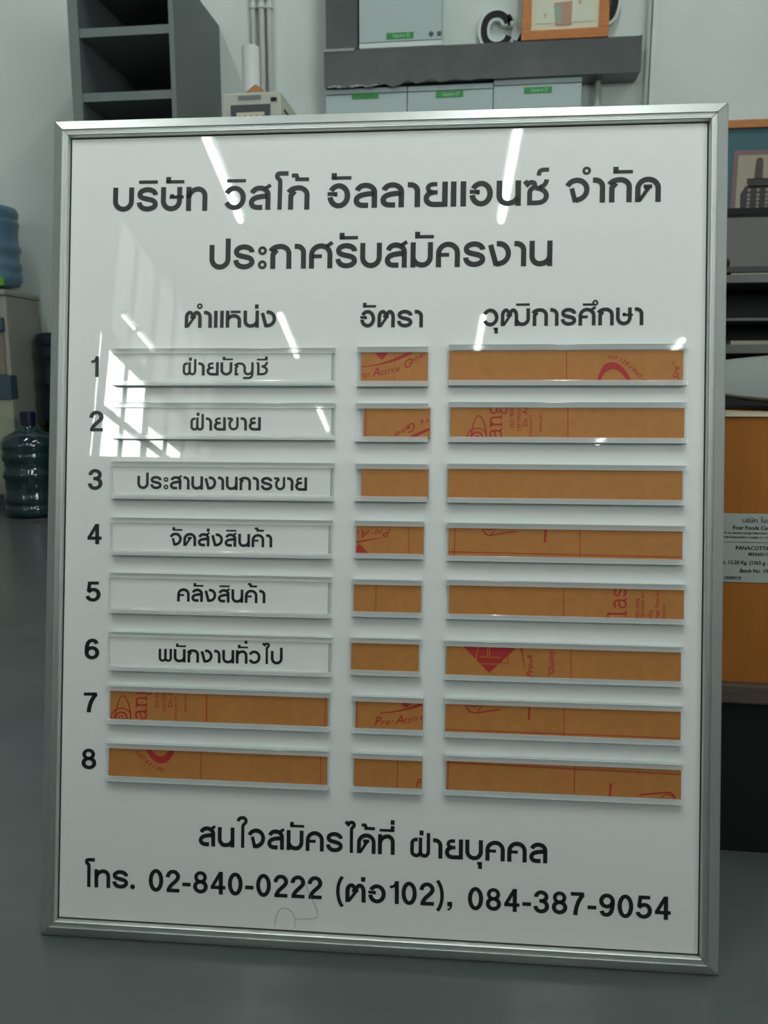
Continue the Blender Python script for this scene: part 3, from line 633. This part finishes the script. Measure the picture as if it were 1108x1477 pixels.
# unseen table added behind the camera to shade the lower sign
pt = empty('shade_table', (0, -1.45, 0), 0, 'dark unseen table added behind the camera to shade the lower signboard', 'table')
MB().box(-1.7, 2.7, -.6, .6, .97, 1.01, bev=.004).obj('table_top', M_DWOOD, pt)
MB().box(-1.65, 2.65, .5, .52, .02, .97).obj('front_panel', M_GREYLAM, pt)
for x in (-1.6, 2.6):
    for y in (-.5, .45): MB().box(x-.03, x+.03, y-.03, y+.03, 0, .97).obj('leg', M_BLACK, pt)

for k, (x, lab) in enumerate(((1.55, 'plain brown carton standing on the packing table, nearer the camera'), (2.1, 'plain brown carton on the right end of the packing table'))):
    c_ = MB().box(-.26, .26, -.3, .3, 0, .46, bev=.003).obj('shade_carton', M_CARD, None); c_.location = (x, -1.45, 1.0105); tag(c_, lab, 'carton')  # unseen boxes added to block side light from the lower board

# ================================================================== BACK WALL THINGS
def wbox(px0, py0, px1, py1, Y, dep=0):   # room box whose front face, at y = Y, spans the measured corners
    a = at(px0, py0, Y); b = at(px1, py1, Y); return a.x, b.x, b.z, a.z
M_COOL = mat('cooler_plastic', (.30, .31, .26), .45, noise=.02, scale=5)
# --- grey open shelf unit
YF = 3.65
sx0 = at(107, 172, YF).x; sx1 = at(255, 160, YF).x; ztop = at(320, 38, WY).z
sh = empty('shelf_unit', ((sx0+sx1)/2, YF, 0), 0, 'tall grey open shelf unit against the wall behind the signboard', 'shelf')
hw = (sx1-sx0)/2; D = WY-YF-.005; t_ = .045
MB().box(-hw, -hw+t_, 0, D, 0, ztop).obj('side_panel', M_GREYLAM, sh)
MB().box(hw-.02, hw, 0, D, 0, ztop).obj('side_panel', M_GREYLAM, sh)
MB().box(-hw+t_, hw-.02, D-.015, D, 0, ztop).obj('back_panel', M_GREYLAM, sh)
MB().box(-hw+t_, hw-.02, 0, D-.015, ztop-.04, ztop).obj('top_panel', M_GREYLAM, sh)
for py in (44, 138, 232, 326, 420, 520, 620):
    z = at(180, py, YF).z
    if z < .06: continue
    MB().box(-hw+t_, hw-.02, .004, D-.015, z-.018, z+.018).obj('shelf', M_GREYEDGE, sh)
MB().box(-hw-.001, -hw+t_, -.003, 0, 0, ztop).obj('edging', M_GREYEDGE, sh)
MB().box(hw-.02, hw+.001, -.003, 0, 0, ztop).obj('edging', M_GREYEDGE, sh)
# --- three upright pipes left of the cabinets
for i, (px, w, lab) in enumerate(((365, 9, 'left one of three white upright pipes on the back wall'), (377.5, 11, 'middle one of three white upright pipes on the back wall'), (388.5, 10, 'right one of three white upright pipes on the back wall'))):
    x = at(px, 60, WY-.03).x; r = w*.5/F*WY*.95
    t = empty('wall_pipe', (x, WY-.02, 0), 0, lab, 'pipe', 'white pipes on the back wall')
    MB().tube([(0, 0, .05), (0, 0, ZC)], r*.8, 12).obj('pipe', M_PVC, t, smooth=True)
    z = at(px, 12, WY).z
    MB().tube([(0, 0, z-.012), (0, 0, z+.012)], r*1.15, 12).obj('clip', M_PVC, t)
# --- voltage stabiliser on a low stand, with paper roll and wood wedge
a0 = at(320, 133, 3.35); a1 = at(405, 128, 3.35)
bx, bz1 = a0.x, at(362, 133, 3.35).z; bw = a1.x-a0.x; bz0 = bz1-.27
st = empty('stabiliser', (bx+bw/2, 3.35, bz0), 0, 'beige electrical stabiliser box with dark meter panel, beside the shelf unit', 'electrical box')
H = bz1-bz0
MB().box(-bw/2, bw/2, 0, .34, 0, H, bev=.006).obj('case', M_BEIGE, st)
MB().box(-bw*.35, bw*.32, -.004, 0, .02, H-.047).obj('meter_panel', mat('meter_panel_plastic', (.05, .055, .065), .4), st)
dl = MB().box(-bw*.25, bw*.22, -.007, -.004, H-.115, H-.077).obj('dial_strip', M_CREAM, st)
for k in range(5): MB().lathe([(.006, 0), (.006, .004), (.003, .005)], 12).obj('dial', M_BLACK, dl).matrix_world = st.matrix_world @ Matrix.Translation((-bw*.2+k*bw*.1, -.007, H-.096)) @ Matrix.Rotation(math.pi/2, 4, 'X')
MB().box(-bw*.22, bw*.16, -.003, 0, H-.027, H-.012).obj('name_label', mat('grey_label', (.16, .18, .19), .5), st)
MB().box(bw*.33, bw*.43, -.003, 0, H-.037, H-.023).obj('rating_label', M_BLACK, st)
for k in range(4): MB().box(bw/2, bw/2+.003, .05, .16, H-.06-k*.035, H-.052-k*.035).obj('vent_slot', M_BLACK, st)
sd = empty('stand', (bx+bw/2, 3.36, 0), 0, 'low steel stand hidden behind the signboard under the beige stabiliser', 'stand')
MB().box(-.22, .22, -.02, .38, bz0-.03, bz0-.0).obj('top', M_GREYLAM, sd)
for sxx in (-.2, .2):
    for syy in (0, .36): MB().box(sxx-.015, sxx+.015, syy-.015, syy+.015, 0, bz0-.03).obj('leg', M_BLACK, sd)
rx = at(362, 100, 3.5).x; rz1 = at(360, 69, 3.5).z; rr = 12/F*3.5
rl = MB().lathe([(0, .0), (rr, .0), (rr, rz1-bz1), (rr-.003, rz1-bz1), (rr-.003, rz1-bz1-.02), (0, rz1-bz1-.02)], 32).obj('paper_roll', M_PAPER, None, True)
rl.location = (rx, 3.5, bz1+.001); rl.data.polygons.foreach_set('use_smooth', [False]*len(rl.data.polygons))
tag(rl, 'upright white paper roll standing on the beige stabiliser', 'paper roll')
wx = at(365, 127, 3.41).x
wg = MB().add([(-.035, 0, 0), (.035, 0, 0), (.035, .04, 0), (-.035, .04, 0), (.01, 0, .03), (.03, 0, .022), (.03, .04, .022), (.01, .04, .03), (-.035, 0, .006), (-.035, .04, .006)],
    [(0, 1, 5, 4, 8), (2, 3, 9, 7, 6), (8, 4, 7, 9), (4, 5, 6, 7), (5, 1, 2, 6), (0, 8, 9, 3), (0, 3, 2, 1)]).obj('wood_wedge', mat('pale_wood', (.38, .19, .09), .6), None)
wg.location = (wx, 3.40, bz1+.001); wg.scale = (1.2, 1, 1.5); tag(wg, 'small brown wooden wedge lying before the paper roll', 'wedge')

# --- cable trunking: level duct and the riser above it
YT = WY-.14
a = at(468, 127, YT); b = at(923, 102, YT); zt0 = at(468, 75, YT).z; zt1 = at(923, 51, YT).z
zb0 = at(470, 126, YT).z; zb1 = at(923, 102, YT).z
tr = empty('cable_trunking', ((a.x+b.x)/2, YT, 0), 0, 'dark steel cable trunking running level across the wall over three cabinets', 'cable duct')
ox = (a.x+b.x)/2; zt = (zt0+zt1)/2; zb = (zb0+zb1)/2
MB().box(a.x-ox, b.x-ox, .002, .135, zb, zt).obj('duct', M_STEEL, tr)
cv = MB(); n = 40; vs = []
for i in range(n+1):       # the cover's lower lip is bent and ragged
    x = a.x-ox+(b.x-a.x)*i/n; dz = (.006*math.sin(i*1.9)+.004*math.sin(i*4.1)) if i < 24 else 0
    bend = -.010 if i < 11 else 0
    vs += [(x, -.004, zb+dz+bend), (x, -.004, zt), (x, .0015, zb+dz+bend), (x, .0015, zt)]
fs = []
for i in range(n):
    k = 4*i; fs += [(k, k+4, k+5, k+1), (k+2, k+3, k+7, k+6), (k, k+2, k+6, k+4), (k+1, k+5, k+7, k+3)]
fs += [(0, 1, 3, 2), (4*n, 4*n+2, 4*n+3, 4*n+1)]
cv.add(vs, fs).obj('cover', M_STEEL, tr)
MB().box(a.x-ox-.003, a.x-ox+.15, -.008, -.004, zt-.006, zt+.006).obj('cut_edge', M_STEELEDGE, tr)
MB().box(b.x-ox-.006, b.x-ox+.004, -.006, .13, zb+.005, zt+.002).obj('end_cap', M_STEEL, tr)
lp = MB()
for i in range(11):
    x = a.x-ox+.02+i*.022; lp.box(x, x+.020, -.0075, -.004, zb-.012+.003*math.sin(i*2.1), zb-.006+.004*math.sin(i*1.3))
lp.obj('torn_lip', M_STEELEDGE, tr)
rs = empty('cable_riser', (at(493, 40, YT).x, YT, 0), 0, 'dark steel upright cable riser beside the upper wall cabinet', 'cable duct')
hw2 = (at(516, 40, YT).x-at(470, 40, YT).x)/2
MB().box(-hw2, hw2, .0, .13, zt+.001, ZC).obj('duct', M_STEEL, rs)
MB().box(-hw2+.004, hw2-.004, -.004, .0, zt+.006, ZC-.01).obj('cover', M_STEEL, rs)
# --- electrical cabinets
def cabinet(px0, px1, pyt, pyb, Y, lab, lx, ly, txt=True, marks=False, zlow=None):
    a = at(px0, pyt, Y); b = at(px1, pyt, Y); z1 = at((px0+px1)/2, pyt, Y).z; z0 = zlow if zlow is not None else at((px0+px1)/2, pyb, Y).z
    c = empty('wall_cabinet', ((a.x+b.x)/2, Y, z0), 0, lab, 'electrical cabinet', 'pale electrical cabinets on the back wall')
    w = (b.x-a.x)/2; h = z1-z0
    MB().box(-w, w, .012, WY-Y-.002, 0, h).obj('body', M_CAB, c)
    if marks: MB().box(-w, w-.003, 0, .0115, .028, h, bev=.002).obj('door', M_CAB, c); MB().box(-w, w+.002, -.002, .0115, 0, .024, bev=.003).obj('lower_trim', M_CABW, c)
    else: MB().box(-w, w-.001, 0, .0115, 0, h-.028, bev=.002).obj('door', M_CAB, c); MB().box(-w, w, -.001, .0115, h-.024, h, bev=.003).obj('upper_trim', M_CAB, c)
    l = at(lx, ly, Y)-V(c.location); g = MB().box(l.x-.066, l.x+.066, -.002, 0, l.z-.014, l.z+.014).obj('green_label', M_GREEN, c)
    if txt: q = MB(); clipped(q, place(font_polys('Square D'), (-.035, -.006), 0, .022), -.1, .1, -.1, .1, 0); q.v = [(l.x+x, -.0022, l.z+y) for x, y, z in q.v]; q.obj('label_lettering', mat('pale_print', (.3, .5, .32), .5), g)
    if marks:
        for dx, rot in ((.0, .785), (.062, 0)):
            m = at(622, 49, Y)-V(c.location); o = MB().box(-.010, .010, -.002, 0, -.010, .010).box(-.004, .004, -.0025, 0, -.004, .004).obj('marking', mat('mark_grey', (.06, .08, .08), .5), c)
            o.location = (m.x+dx*.5+(.008 if dx else 0), 0, m.z); o.rotation_euler = (0, rot, 0)
    return c
cabinet(517, 640, -190, 68, WY-.13, 'upper pale wall cabinet with green label, beside the steel riser', 577, 51.5, marks=True)
zl = at(590, 260, WY-.12).z
cabinet(470, 587.2, 127, 0, WY-.12, 'lower left pale cabinet under the trunking with plain green label', 527, 138.5, txt=False, zlow=zl)
cabinet(588.2, 711.5, 122, 0, WY-.12, 'lower middle pale cabinet under the trunking with green label', 648.5, 136, zlow=zl)
cabinet(712.5, 840, 113, 0, WY-.12, 'lower right pale cabinet under the trunking with green label', 776, 130, zlow=zl)
# short pipe under the right end of the duct, and the long conduits by the right
x = at(862, 130, WY-.05).x; pz = zb
t = MB().tube([(x, WY-.05, .1), (x, WY-.05, pz)], .014, 12).obj('short_pipe', M_PVC, None, True); tag(t, 'white pipe dropping from the right end of the steel trunking', 'pipe')
x = at(933, 100, WY-.03).x
t = MB().tube([(x, WY-.022, .05), (x, WY-.022, ZC)], .0125, 12).obj('conduit', M_PVC, None, True); tag(t, 'thin white conduit on the wall right of the trunking end', 'pipe')
x = at(942, 100, WY-.03).x
t = boxo('wall_channel', (x-.012, x+.012, WY-.03, WY-.001, .05, ZC), M_CABW); tag(t, 'flat white wall channel just right of the thin conduit', 'pipe')

# --- raised letters on the wall
def letter(name, px, py, hpx, strokes, lab, tilt=0, serif=None):
    c = at(px, py, WY-.04); s = hpx/F*WY
    o = empty(name, c, 0, lab, 'sign letter', 'black and white raised letters on the back wall'); o.rotation_euler = (0, tilt, 0)
    for nm, t, y0, y1, m in (('white_block', .40, .0, .035, M_CABW), ('black_face', .21, -.004, 0, M_BLACK)):
        mb = MB()
        for q in quads(strokes, t)+(quads(serif, t-.11) if serif else []):
            p = [((x-.45)*s, (y-.5)*s) for x, y in q]
            v = [(x, y0, z) for x, z in p]+[(x, y1, z) for x, z in p]
            mb.add(v, [(3, 2, 1, 0), (4, 5, 6, 7), (0, 1, 5, 4), (1, 2, 6, 5), (2, 3, 7, 6), (3, 0, 4, 7)])
        mb.obj(nm, m, o)
    return o
letter('letter_c', 715, 43, 38, 'M .86 .70 C .78 .92 .64 1.0 .48 1.0 C .1 1.0 .05 .65 .05 .5 C .05 .1 .3 .0 .5 0 C .75 0 .85 .15 .9 .28', 'raised black letter C on white block, left of the orange framed certificate', serif='M .90 .96 L .90 .62')
letter('letter_a', 778, 38, 44, 'M -.1 .08 L .38 1.0 L .9 0 M .2 .33 L .7 .33', 'raised black letter A half hidden by the orange framed certificate')
letter('letter_o', 880, 3, 40, 'O .45 .5 .16 .46 0 360', 'raised black letter right of the orange framed certificate, cut by the photo top', tilt=.1)
# --- certificate in orange wood frame standing on the trunking
cy_ = WY-.15
a = at(752, 58, cy_); b = at(878, 52, cy_)
cf = empty('framed_certificate', ((a.x+b.x)/2, cy_, zt+.001), 0, 'orange wooden frame with a cream certificate, standing on the steel trunking', 'picture')
cf.rotation_euler = (-.03, 0, 0)
w = (b.x-a.x)/2; hh = .62; fwid = .045
for bb in ((-w, w, 0, fwid), (-w, w, hh-fwid, hh)): MB().box(bb[0], bb[1], 0, .025, bb[2], bb[3], bev=.004).obj('frame_bar', M_WOOD, cf)
for bb in ((-w, -w+fwid), (w-fwid, w)): MB().box(bb[0], bb[1], .0005, .0255, fwid, hh-fwid, bev=.004).obj('frame_bar', M_WOOD, cf)
MB().box(-w+fwid, w-fwid, .012, .02, fwid, hh-fwid).obj('mount', M_CREAM, cf)
pcx = at(810, 20, cy_)-cf.location
MB().box(-w+fwid+.025, w-fwid-.025, .010, .012, fwid+.03, hh-fwid-.03).obj('sheet', mat('sheet_paper', (.58, .60, .47), .7), cf)
ps = MB(); 
ps.add([(pcx.x-.035, .0095, pcx.z+.055), (pcx.x+.05, .0095, pcx.z+.06), (pcx.x+.048, .0095, pcx.z-.045), (pcx.x-.025, .0095, pcx.z-.045)], [(0, 3, 2, 1)])
ps.obj('colour_patch', mat('rose_brown_patch', (.42, .24, .17), .7), cf)
MB().add([(pcx.x-.035, .0092, pcx.z+.04), (pcx.x+.0, .0092, pcx.z+.045), (pcx.x+.0, .0092, pcx.z-.04), (pcx.x-.02, .0092, pcx.z-.035)], [(0, 3, 2, 1)]).obj('colour_patch', mat('green_patch', (.25, .36, .27), .7), cf)
tx = MB()
for s, dx, dz, sz in (('for the work of', -.06, .085, .022), ('2019', -.0, .105, .02), ('Y', -.085, -.01, .03), ('k', .075, .045, .035), ('signed', .06, -.085, .018)):
    clipped(tx, place(font_polys(s, .2), (pcx.x+dx, pcx.z+dz), 0, sz), -9, 9, -9, 9, 0)
tx.v = [(x, .009, z) for x, z, _ in tx.v]; tx.obj('lettering', mat('faded_red_print', (.35, .2, .14), .7), cf)

# ================================================================== LEFT: WATER COOLER AND BOTTLES
cyf = 3.91; cxr = at(27, 690, cyf).x; ctop = at(5, 417, cyf).z
wc = empty('water_cooler', (cxr-.16, cyf, 0), 0, 'beige water cooler with slate blue band at the left edge', 'water cooler')
w = .16
MB().box(-w, w, 0, .31, .07, ctop-.03, bev=.012).obj('cabinet', M_COOL, wc)
MB().box(-w-.004, w+.004, -.012, .32, ctop-.03, ctop, bev=.01).obj('top_cover', M_COOL, wc)
zz = lambda py: at(12, py, cyf).z
MB().box(-w+.01, w-.012, -.03, 0, zz(478), zz(458), bev=.006).obj('tap_hood', M_DKBLUE, wc)
MB().box(-w+.02, w-.02, -.012, .0, zz(540), zz(480)).obj('recess', mat('beige_recess', (.22, .19, .15), .5), wc)
tp = MB().box(.03, .07, -.05, -.012, zz(488), zz(478)).obj('tap', M_COOL, wc)
MB().box(-w, w+.002, -.014, .05, zz(576), zz(541), bev=.003).obj('band', M_DKBLUE, wc)
MB().box(-w, w, -.004, .0, zz(700), zz(578)).obj('lower_panel', mat('cream_panel', (.33, .36, .25), .5), wc)
MB().box(-w, w, -.01, .31, 0, .075, bev=.004).obj('base', mat('dark_base', (.05, .06, .065), .5), wc)
q = MB(); c0 = (w-.085, zz(445)); q.add([(c0[0]+.03*math.cos(a*math.pi/10), -.002, c0[1]+.03*math.sin(a*math.pi/10)) for a in range(20)], [tuple(range(20))]); q.obj('sticker', mat('amber_sticker', (.62, .33, .02), .5), wc)
MB().box(w-.07, w-.05, -.014, -.012, zz(528), zz(524)).obj('red_mark', mat('red_mark_ink', (.5, .08, .06), .5), wc)
# vertical pipework hanging beside the cooler's back
cp = MB(); px = at(52, 470, 4.25).x
cp.tube([(px, 4.27, .2), (px+.01, 4.27, .6), (px, 4.27, ctop-.12), (px-.03, 4.27, ctop-.05)], .012, 8)
tag(cp.obj('drain_hose', mat('hose_plastic', (.2, .23, .21), .5), None, True), 'grey hose hanging against the wall behind the water cooler', 'hose')
BOT = [(0, .012), (.10, 0), (.125, .008), (.133, .03), (.128, .055), (.124, .062), (.128, .07), (.134, .085), (.128, .10), (.124, .14), (.124, .18), (.133, .195), (.133, .215), (.124, .23), (.123, .265), (.133, .28), (.133, .30), (.126, .315), (.134, .335), (.131, .36), (.115, .385), (.07, .41), (.04, .425), (.033, .44), (.031, .475), (.034, .48), (.034, .495), (.0, .495)]
def bottle(m, cap, sc, lab, inv=False):
    o = empty('water_bottle', (0, 0, 0), 0, lab, 'water bottle')
    P_ = [(r*sc, z*sc) for r, z in BOT]
    if inv: P_ = [(0, 0)]+[(r, .405*sc-z) for r, z in P_ if z < .40*sc][::-1]
    MB().lathe(P_, 48).obj('body', m, o, True)
    if cap: MB().lathe([(0, .44*sc), (.036*sc, .44*sc), (.037*sc, .5*sc), (.03*sc, .505*sc), (0, .505*sc)], 24).obj('cap', cap, o)
    return o
M_B1 = mat('blue_bottle_plastic', (.10, .18, .25), .15, noise=.1, scale=6, Coat_Weight=.3)
M_B2 = mat('dark_teal_bottle', (.010, .028, .032), .08, Coat_Weight=.5)
M_B3 = mat('navy_bottle', (.006, .012, .022), .18)
M_CAPB = mat('navy_cap', (.004, .008, .03), .3)
b1 = bottle(M_B1, None, 1, 'pale blue upturned water bottle on top of the water cooler', True); zb1_ = ctop-.09
ax = at(-8, 380, cyf+.15).x; ht = at(0, 298, cyf+.15).z-(ctop+.0)
b1.location = (ax, cyf+.15, ctop+.010)
b1.scale = (1, 1, (ht-.010)/.405)
MB().box(at(0, 404, cyf).x-ax-.03, at(2.5, 404, cyf).x-ax, -.138, -.128, .01, .05).obj('green_label', mat('lime_label', (.12, .35, .03), .5), b1)
MB().lathe([(.13, .0), (.13, .006), (.10, .0125), (.05, .0125)], 32, c=(ax-wc.location.x, .15)).obj('bottle_collar', M_BEIGE, wc).location = (0, 0, ctop-.004)
b2 = bottle(M_B2, M_CAPB, .99, 'dark green-tinted water bottle standing on the floor before the cooler')
fl = CAM + ray(47, 748)*(-CAM.z/ray(47, 748).z); b2.location = (at(47, 700, 3.74).x, 3.74, 0)
b2.scale = (1.03, 1.03, 1.03)
# crate that carries the dark bottle behind
kx = at(94, 560, 4.15).x
kr = empty('bottle_crate', (kx, 4.15, 0), 0, 'black crate behind the floor bottle, mostly hidden by the signboard frame', 'crate')
MB().box(-.12, .12, -.12, .12, 0, .40, bev=.006).obj('body', M_BLACK, kr); MB().box(-.13, .13, -.13, .13, .375, .40, bev=.004).obj('rim', M_BLACK, kr)
b3 = bottle(M_B3, None, 1, 'very dark upturned water bottle on the crate beside the signboard frame', True); b3.location = (kx, 4.15, .402)
b3.scale = (1.06, 1.06, (at(72, 481, 4.15).z-.402)/.405)

# ================================================================== RIGHT: PICTURE, RACK, CARTON, BENCH
py_ = WY-.03
a = at(1020, 176, py_); b = at(1190, 165, py_); zt_ = at(1050, 174, py_).z; z0_ = at(1050, 312, py_).z; pxr = b.x-a.x
pc = empty('framed_picture', (a.x, py_, z0_), 0, 'large teal-backed picture in orange frame showing a dark tower, right of the signboard', 'picture')
Hh = zt_-z0_
MB().box(0, pxr, -.01, .02, Hh-.037, Hh, bev=.003).obj('frame_bar', M_WOOD, pc)
MB().box(0, .03, -.01, .02, .0, Hh-.037, bev=.003).obj('frame_bar', M_WOOD, pc); MB().box(pxr-.03, pxr, -.01, .02, .0, Hh-.037, bev=.003).obj('frame_bar', M_WOOD, pc)
MB().box(.03, pxr-.03, .008, .02, .03, Hh-.037).obj('backing', mat('teal_card', (.035, .12, .14), .55, noise=.1, scale=5), pc)
MB().box(0, pxr, -.03, .02, 0, .033, bev=.004).obj('ledge', M_BLACK, pc)
mx = at(1057, 250, py_).x-a.x; mt = at(1060, 217, py_).z-z0_
MB().box(mx, pxr-.08, .004, .008, .033, mt).obj('mount', mat('mauve_card', (.20, .12, .13), .6), pc)
ix = at(1064, 250, py_).x-a.x; it = at(1064, 224, py_).z-z0_
MB().box(ix, pxr-.12, .002, .004, .033, it).obj('print', mat('tan_print', (.36, .32, .235), .6), pc)
cxp = at(1093, 270, py_).x-a.x
def zp(py): return at(1090, py, py_).z-z0_
M_TOW = mat('dark_figure', (.045, .042, .038), .7)
tw = MB()
def prism(pts, mi=0):
    n = len(pts); tw.add([(x, .0005, z) for x, z in pts]+[(x, .002, z) for x, z in pts], [tuple(range(n)), tuple(range(n, 2*n))[::-1]]+[(i, (i+1) % n+0, (i+1) % n+n, i+n) for i in range(n)], mi)
k = WY/F
prism([(cxp-5*k, zp(258)), (cxp+5.5*k, zp(258)), (cxp+5*k, zp(231)), (cxp+3*k, zp(227.5)), (cxp-2*k, zp(227.5)), (cxp-4*k, zp(231))], 1)
prism([(cxp-11*k, zp(270)), (cxp+14*k, zp(270)), (cxp+14*k, zp(257)), (cxp-14*k, zp(257)), (cxp-13.5*k, zp(264))])
prism([(cxp-20*k, zp(302)), (cxp+25*k, zp(302)), (cxp+27*k, zp(280)), (cxp+20*k, zp(268)), (cxp-15*k, zp(268)), (cxp-21*k, zp(280))])
o = tw.obj('figure', M_TOW, pc, mats=[M_TOW, mat('brown_neck', (.10, .065, .05), .7)])
dots = MB()
for dx in (-10.5, 1, 12):
    for z in (274, 281, 287, 293, 299): dots.tube([(cxp+dx*k, -.0015, zp(z)), (cxp+dx*k, .0005, zp(z))], 2.2*k, 8)
dots.obj('ornament', mat('pale_ornament', (.24, .21, .2), .6), pc)

ry = 2.7
rk = empty('equipment_rack', (at(1000, 460, ry).x, ry, 0), 0, 'dark open rack of equipment beneath the teal picture, right of the signboard', 'rack')
rw = 1.1
zr = lambda py: at(1075, py, ry).z
M_DK = mat('charcoal_metal', (.014, .018, .018), .5); M_RG = mat('rack_grey', (.07, .074, .07), .35); M_PANEL = mat('rack_back_panel', (.13, .13, .12), .6)
MB().box(0, rw, .42, .44, 0, at(1075, 314, ry+.42).z).obj('back_panel', M_PANEL, rk)
for x in (0, rw-.03): MB().box(x, x+.03, 0, .42, 0, zr(383)).obj('side_panel', M_DK, rk)
for p0, p1, m, y in ((392, 383, M_DK, .02), (408, 396, M_RG, 0), (463, 458.5, M_RG, 0), (510, 497, M_RG, -.01)):
    MB().box(.03, rw-.03, y, .42, zr(p0), zr(p1), bev=.002).obj('shelf', m, rk)
MB().box(.03, rw-.03, .25, .42, zr(455), zr(412)).obj('drawer', M_BLACK, rk)
MB().box(.03, rw-.03, .2, .42, .05, zr(512)).obj('drawer', M_BLACK, rk)
MB().box(.03, rw-.03, .22, .42, zr(494), zr(466)).obj('drawer', M_BLACK, rk)
kn = MB().lathe([(0, 0), (.011, 0), (.013, .012), (.009, .022), (0, .024)], 16).obj('knob', M_BLACK, rk); kn.location = (at(1051, 379, ry).x-rk.location.x, .03, zr(383)+.001)
pp = boxo('paper_stack', (0, .17, 0, .12, 0, .012), mat('yellowed_paper', (.30, .29, .22), .7)); pp.location = (at(1057, 492, ry).x, ry+.02, zr(497)+.001)
tag(pp, 'yellowed paper stack lying on the lowest rack shelf', 'paper')
pp2 = boxo('paper_strip', (0, .2, 0, .08, 0, .006), mat('yellowed_paper', (.30, .29, .22), .7)); pp2.location = (at(1057, 402, ry).x, ry+.02, zr(396)+.001)
tag(pp2, 'long yellowed paper strip on the upper rack shelf', 'paper')

by = 1.10                      # front of bench and carton
bx0 = .30; bz = at(1075, 987, by).z; bzz = at(1075, 1014, by).z
bn = empty('low_bench', (bx0, by, 0), 0, 'low dark wooden bench carrying the carton, right of the signboard', 'bench')
MB().box(0, 1.15, -.005, .13, bzz, bz, bev=.003).obj('plank', M_DWOOD, bn); MB().box(0, 1.15, .14, .28, bzz, bz, bev=.003).obj('plank', M_DWOOD, bn); MB().box(0, 1.15, .29, .43, bzz, bz, bev=.003).obj('plank', M_DWOOD, bn)
for x in (.02, 1.06):
    MB().box(x, x+.07, .03, .40, 0, bzz).obj('bearer', M_DWOOD, bn)
MB().box(.0, 1.15, .012, .026, .0, bzz).obj('under_shade', M_BLACK, bn)  # black sheet standing in for the shade under the bench
ct = at(1075, 600, by+.01).z; ch = ct-bz
cb = empty('carton', (.31, by+.008, bz+.0005), 0, 'brown cardboard carton with white printed label on the low bench', 'carton')
cw = .52
MB().box(0, cw, 0, .36, 0, ch).obj('body', M_CARD, cb)
MB().box(-.003, cw+.003, -.003, .18, ch, ch+.003).obj('flap', mat('carton_inner', (.33, .21, .105), .7), cb)
MB().box(-.003, cw+.003, .1815, .36, ch, ch+.003).obj('flap', mat('carton_inner', (.33, .21, .105), .7), cb)
MB().box(-.003, cw+.003, -.0045, -.003, ch-.001, ch+.0035).obj('flap_edge', M_CREAM, cb)
o3 = V(cb.location)
l0 = at(1036, 742, by+.006)-o3; l1 = at(1210, 840, by+.006)-o3; l1.z = at(1075, 840, by+.006).z-o3.z; l0.z = at(1075, 741, by+.006).z-o3.z
lb = MB().box(l0.x, l0.x+.26, -.0015, 0, l1.z, l0.z).obj('paper_label', mat('label_paper', (.36, .40, .37), .6), cb)
tl = MB()
def lab(txt, px, py, size, bold=1):
    p = at(px, py, by+.006)-o3; s = size/F*by
    for d in ((0, 0), (s*.03, 0)):
        clipped(tl, place(font_polys(txt), (p.x+d[0], p.z), 0, s*.95, s), l0.x+.001, l0.x+.259, l1.z, l0.z, 0)
q, w_ = layout('บริษัท โฟร์ ฟู้ดส์'.replace('ฟ', 'พ').replace('ู', 'ุ'))
p = at(1071, 754, by+.006)-o3; s = 5.2/F*by
clipped(tl, [[(p.x+x*s, p.z+y*s) for x, y in f] for f in q], l0.x, l0.x+.26, l1.z, l0.z, 0)
lab('Four Foods Company', 1057, 763.5, 8); lab('Ref. no. standard storage chilled below', 1043, 769.5, 4); lab('Keep frozen product of quality 12 1-14', 1043, 775.5, 4)
lab('PANACOTTA BASE', 1061, 793, 8); lab('8850435178', 1079, 801.5, 6.5); lab('wt. 12.20 Kg. (1365 g. x 4)', 1038, 813, 7.5); lab('Batch No. 19090', 1067, 825.5, 7.5); lab('p. 19/09/19', 1037, 835.5, 7)
tl.v = [(x, -.0018, z) for x, z, _ in tl.v]; tl.obj('label_lettering', mat('label_ink', (.03, .035, .03), .6), lb)
MB().box(l0.x, l0.x+.26, -.0018, -.0015, at(1075, 782.6, by+.006).z-o3.z, at(1075, 782, by+.006).z-o3.z).obj('label_rule', mat('label_ink', (.03, .035, .03), .6), lb)
# oval tray lying on the carton
ty = empty('oval_tray', (.57, by+.27, bz+ch+.041), 0, 'pale grey oval tray resting tilted on top of the carton', 'tray')
prof_ = [(0, .006), (.21, .006), (.235, .014), (.255, .018), (.26, .015), (.24, .008), (.21, 0), (0, 0)]
MB().lathe(prof_, 64).obj('dish', mat('grey_tray', (.17, .19, .18), .35), ty, True)
ty.rotation_euler = (math.radians(8), math.radians(-3), 0)
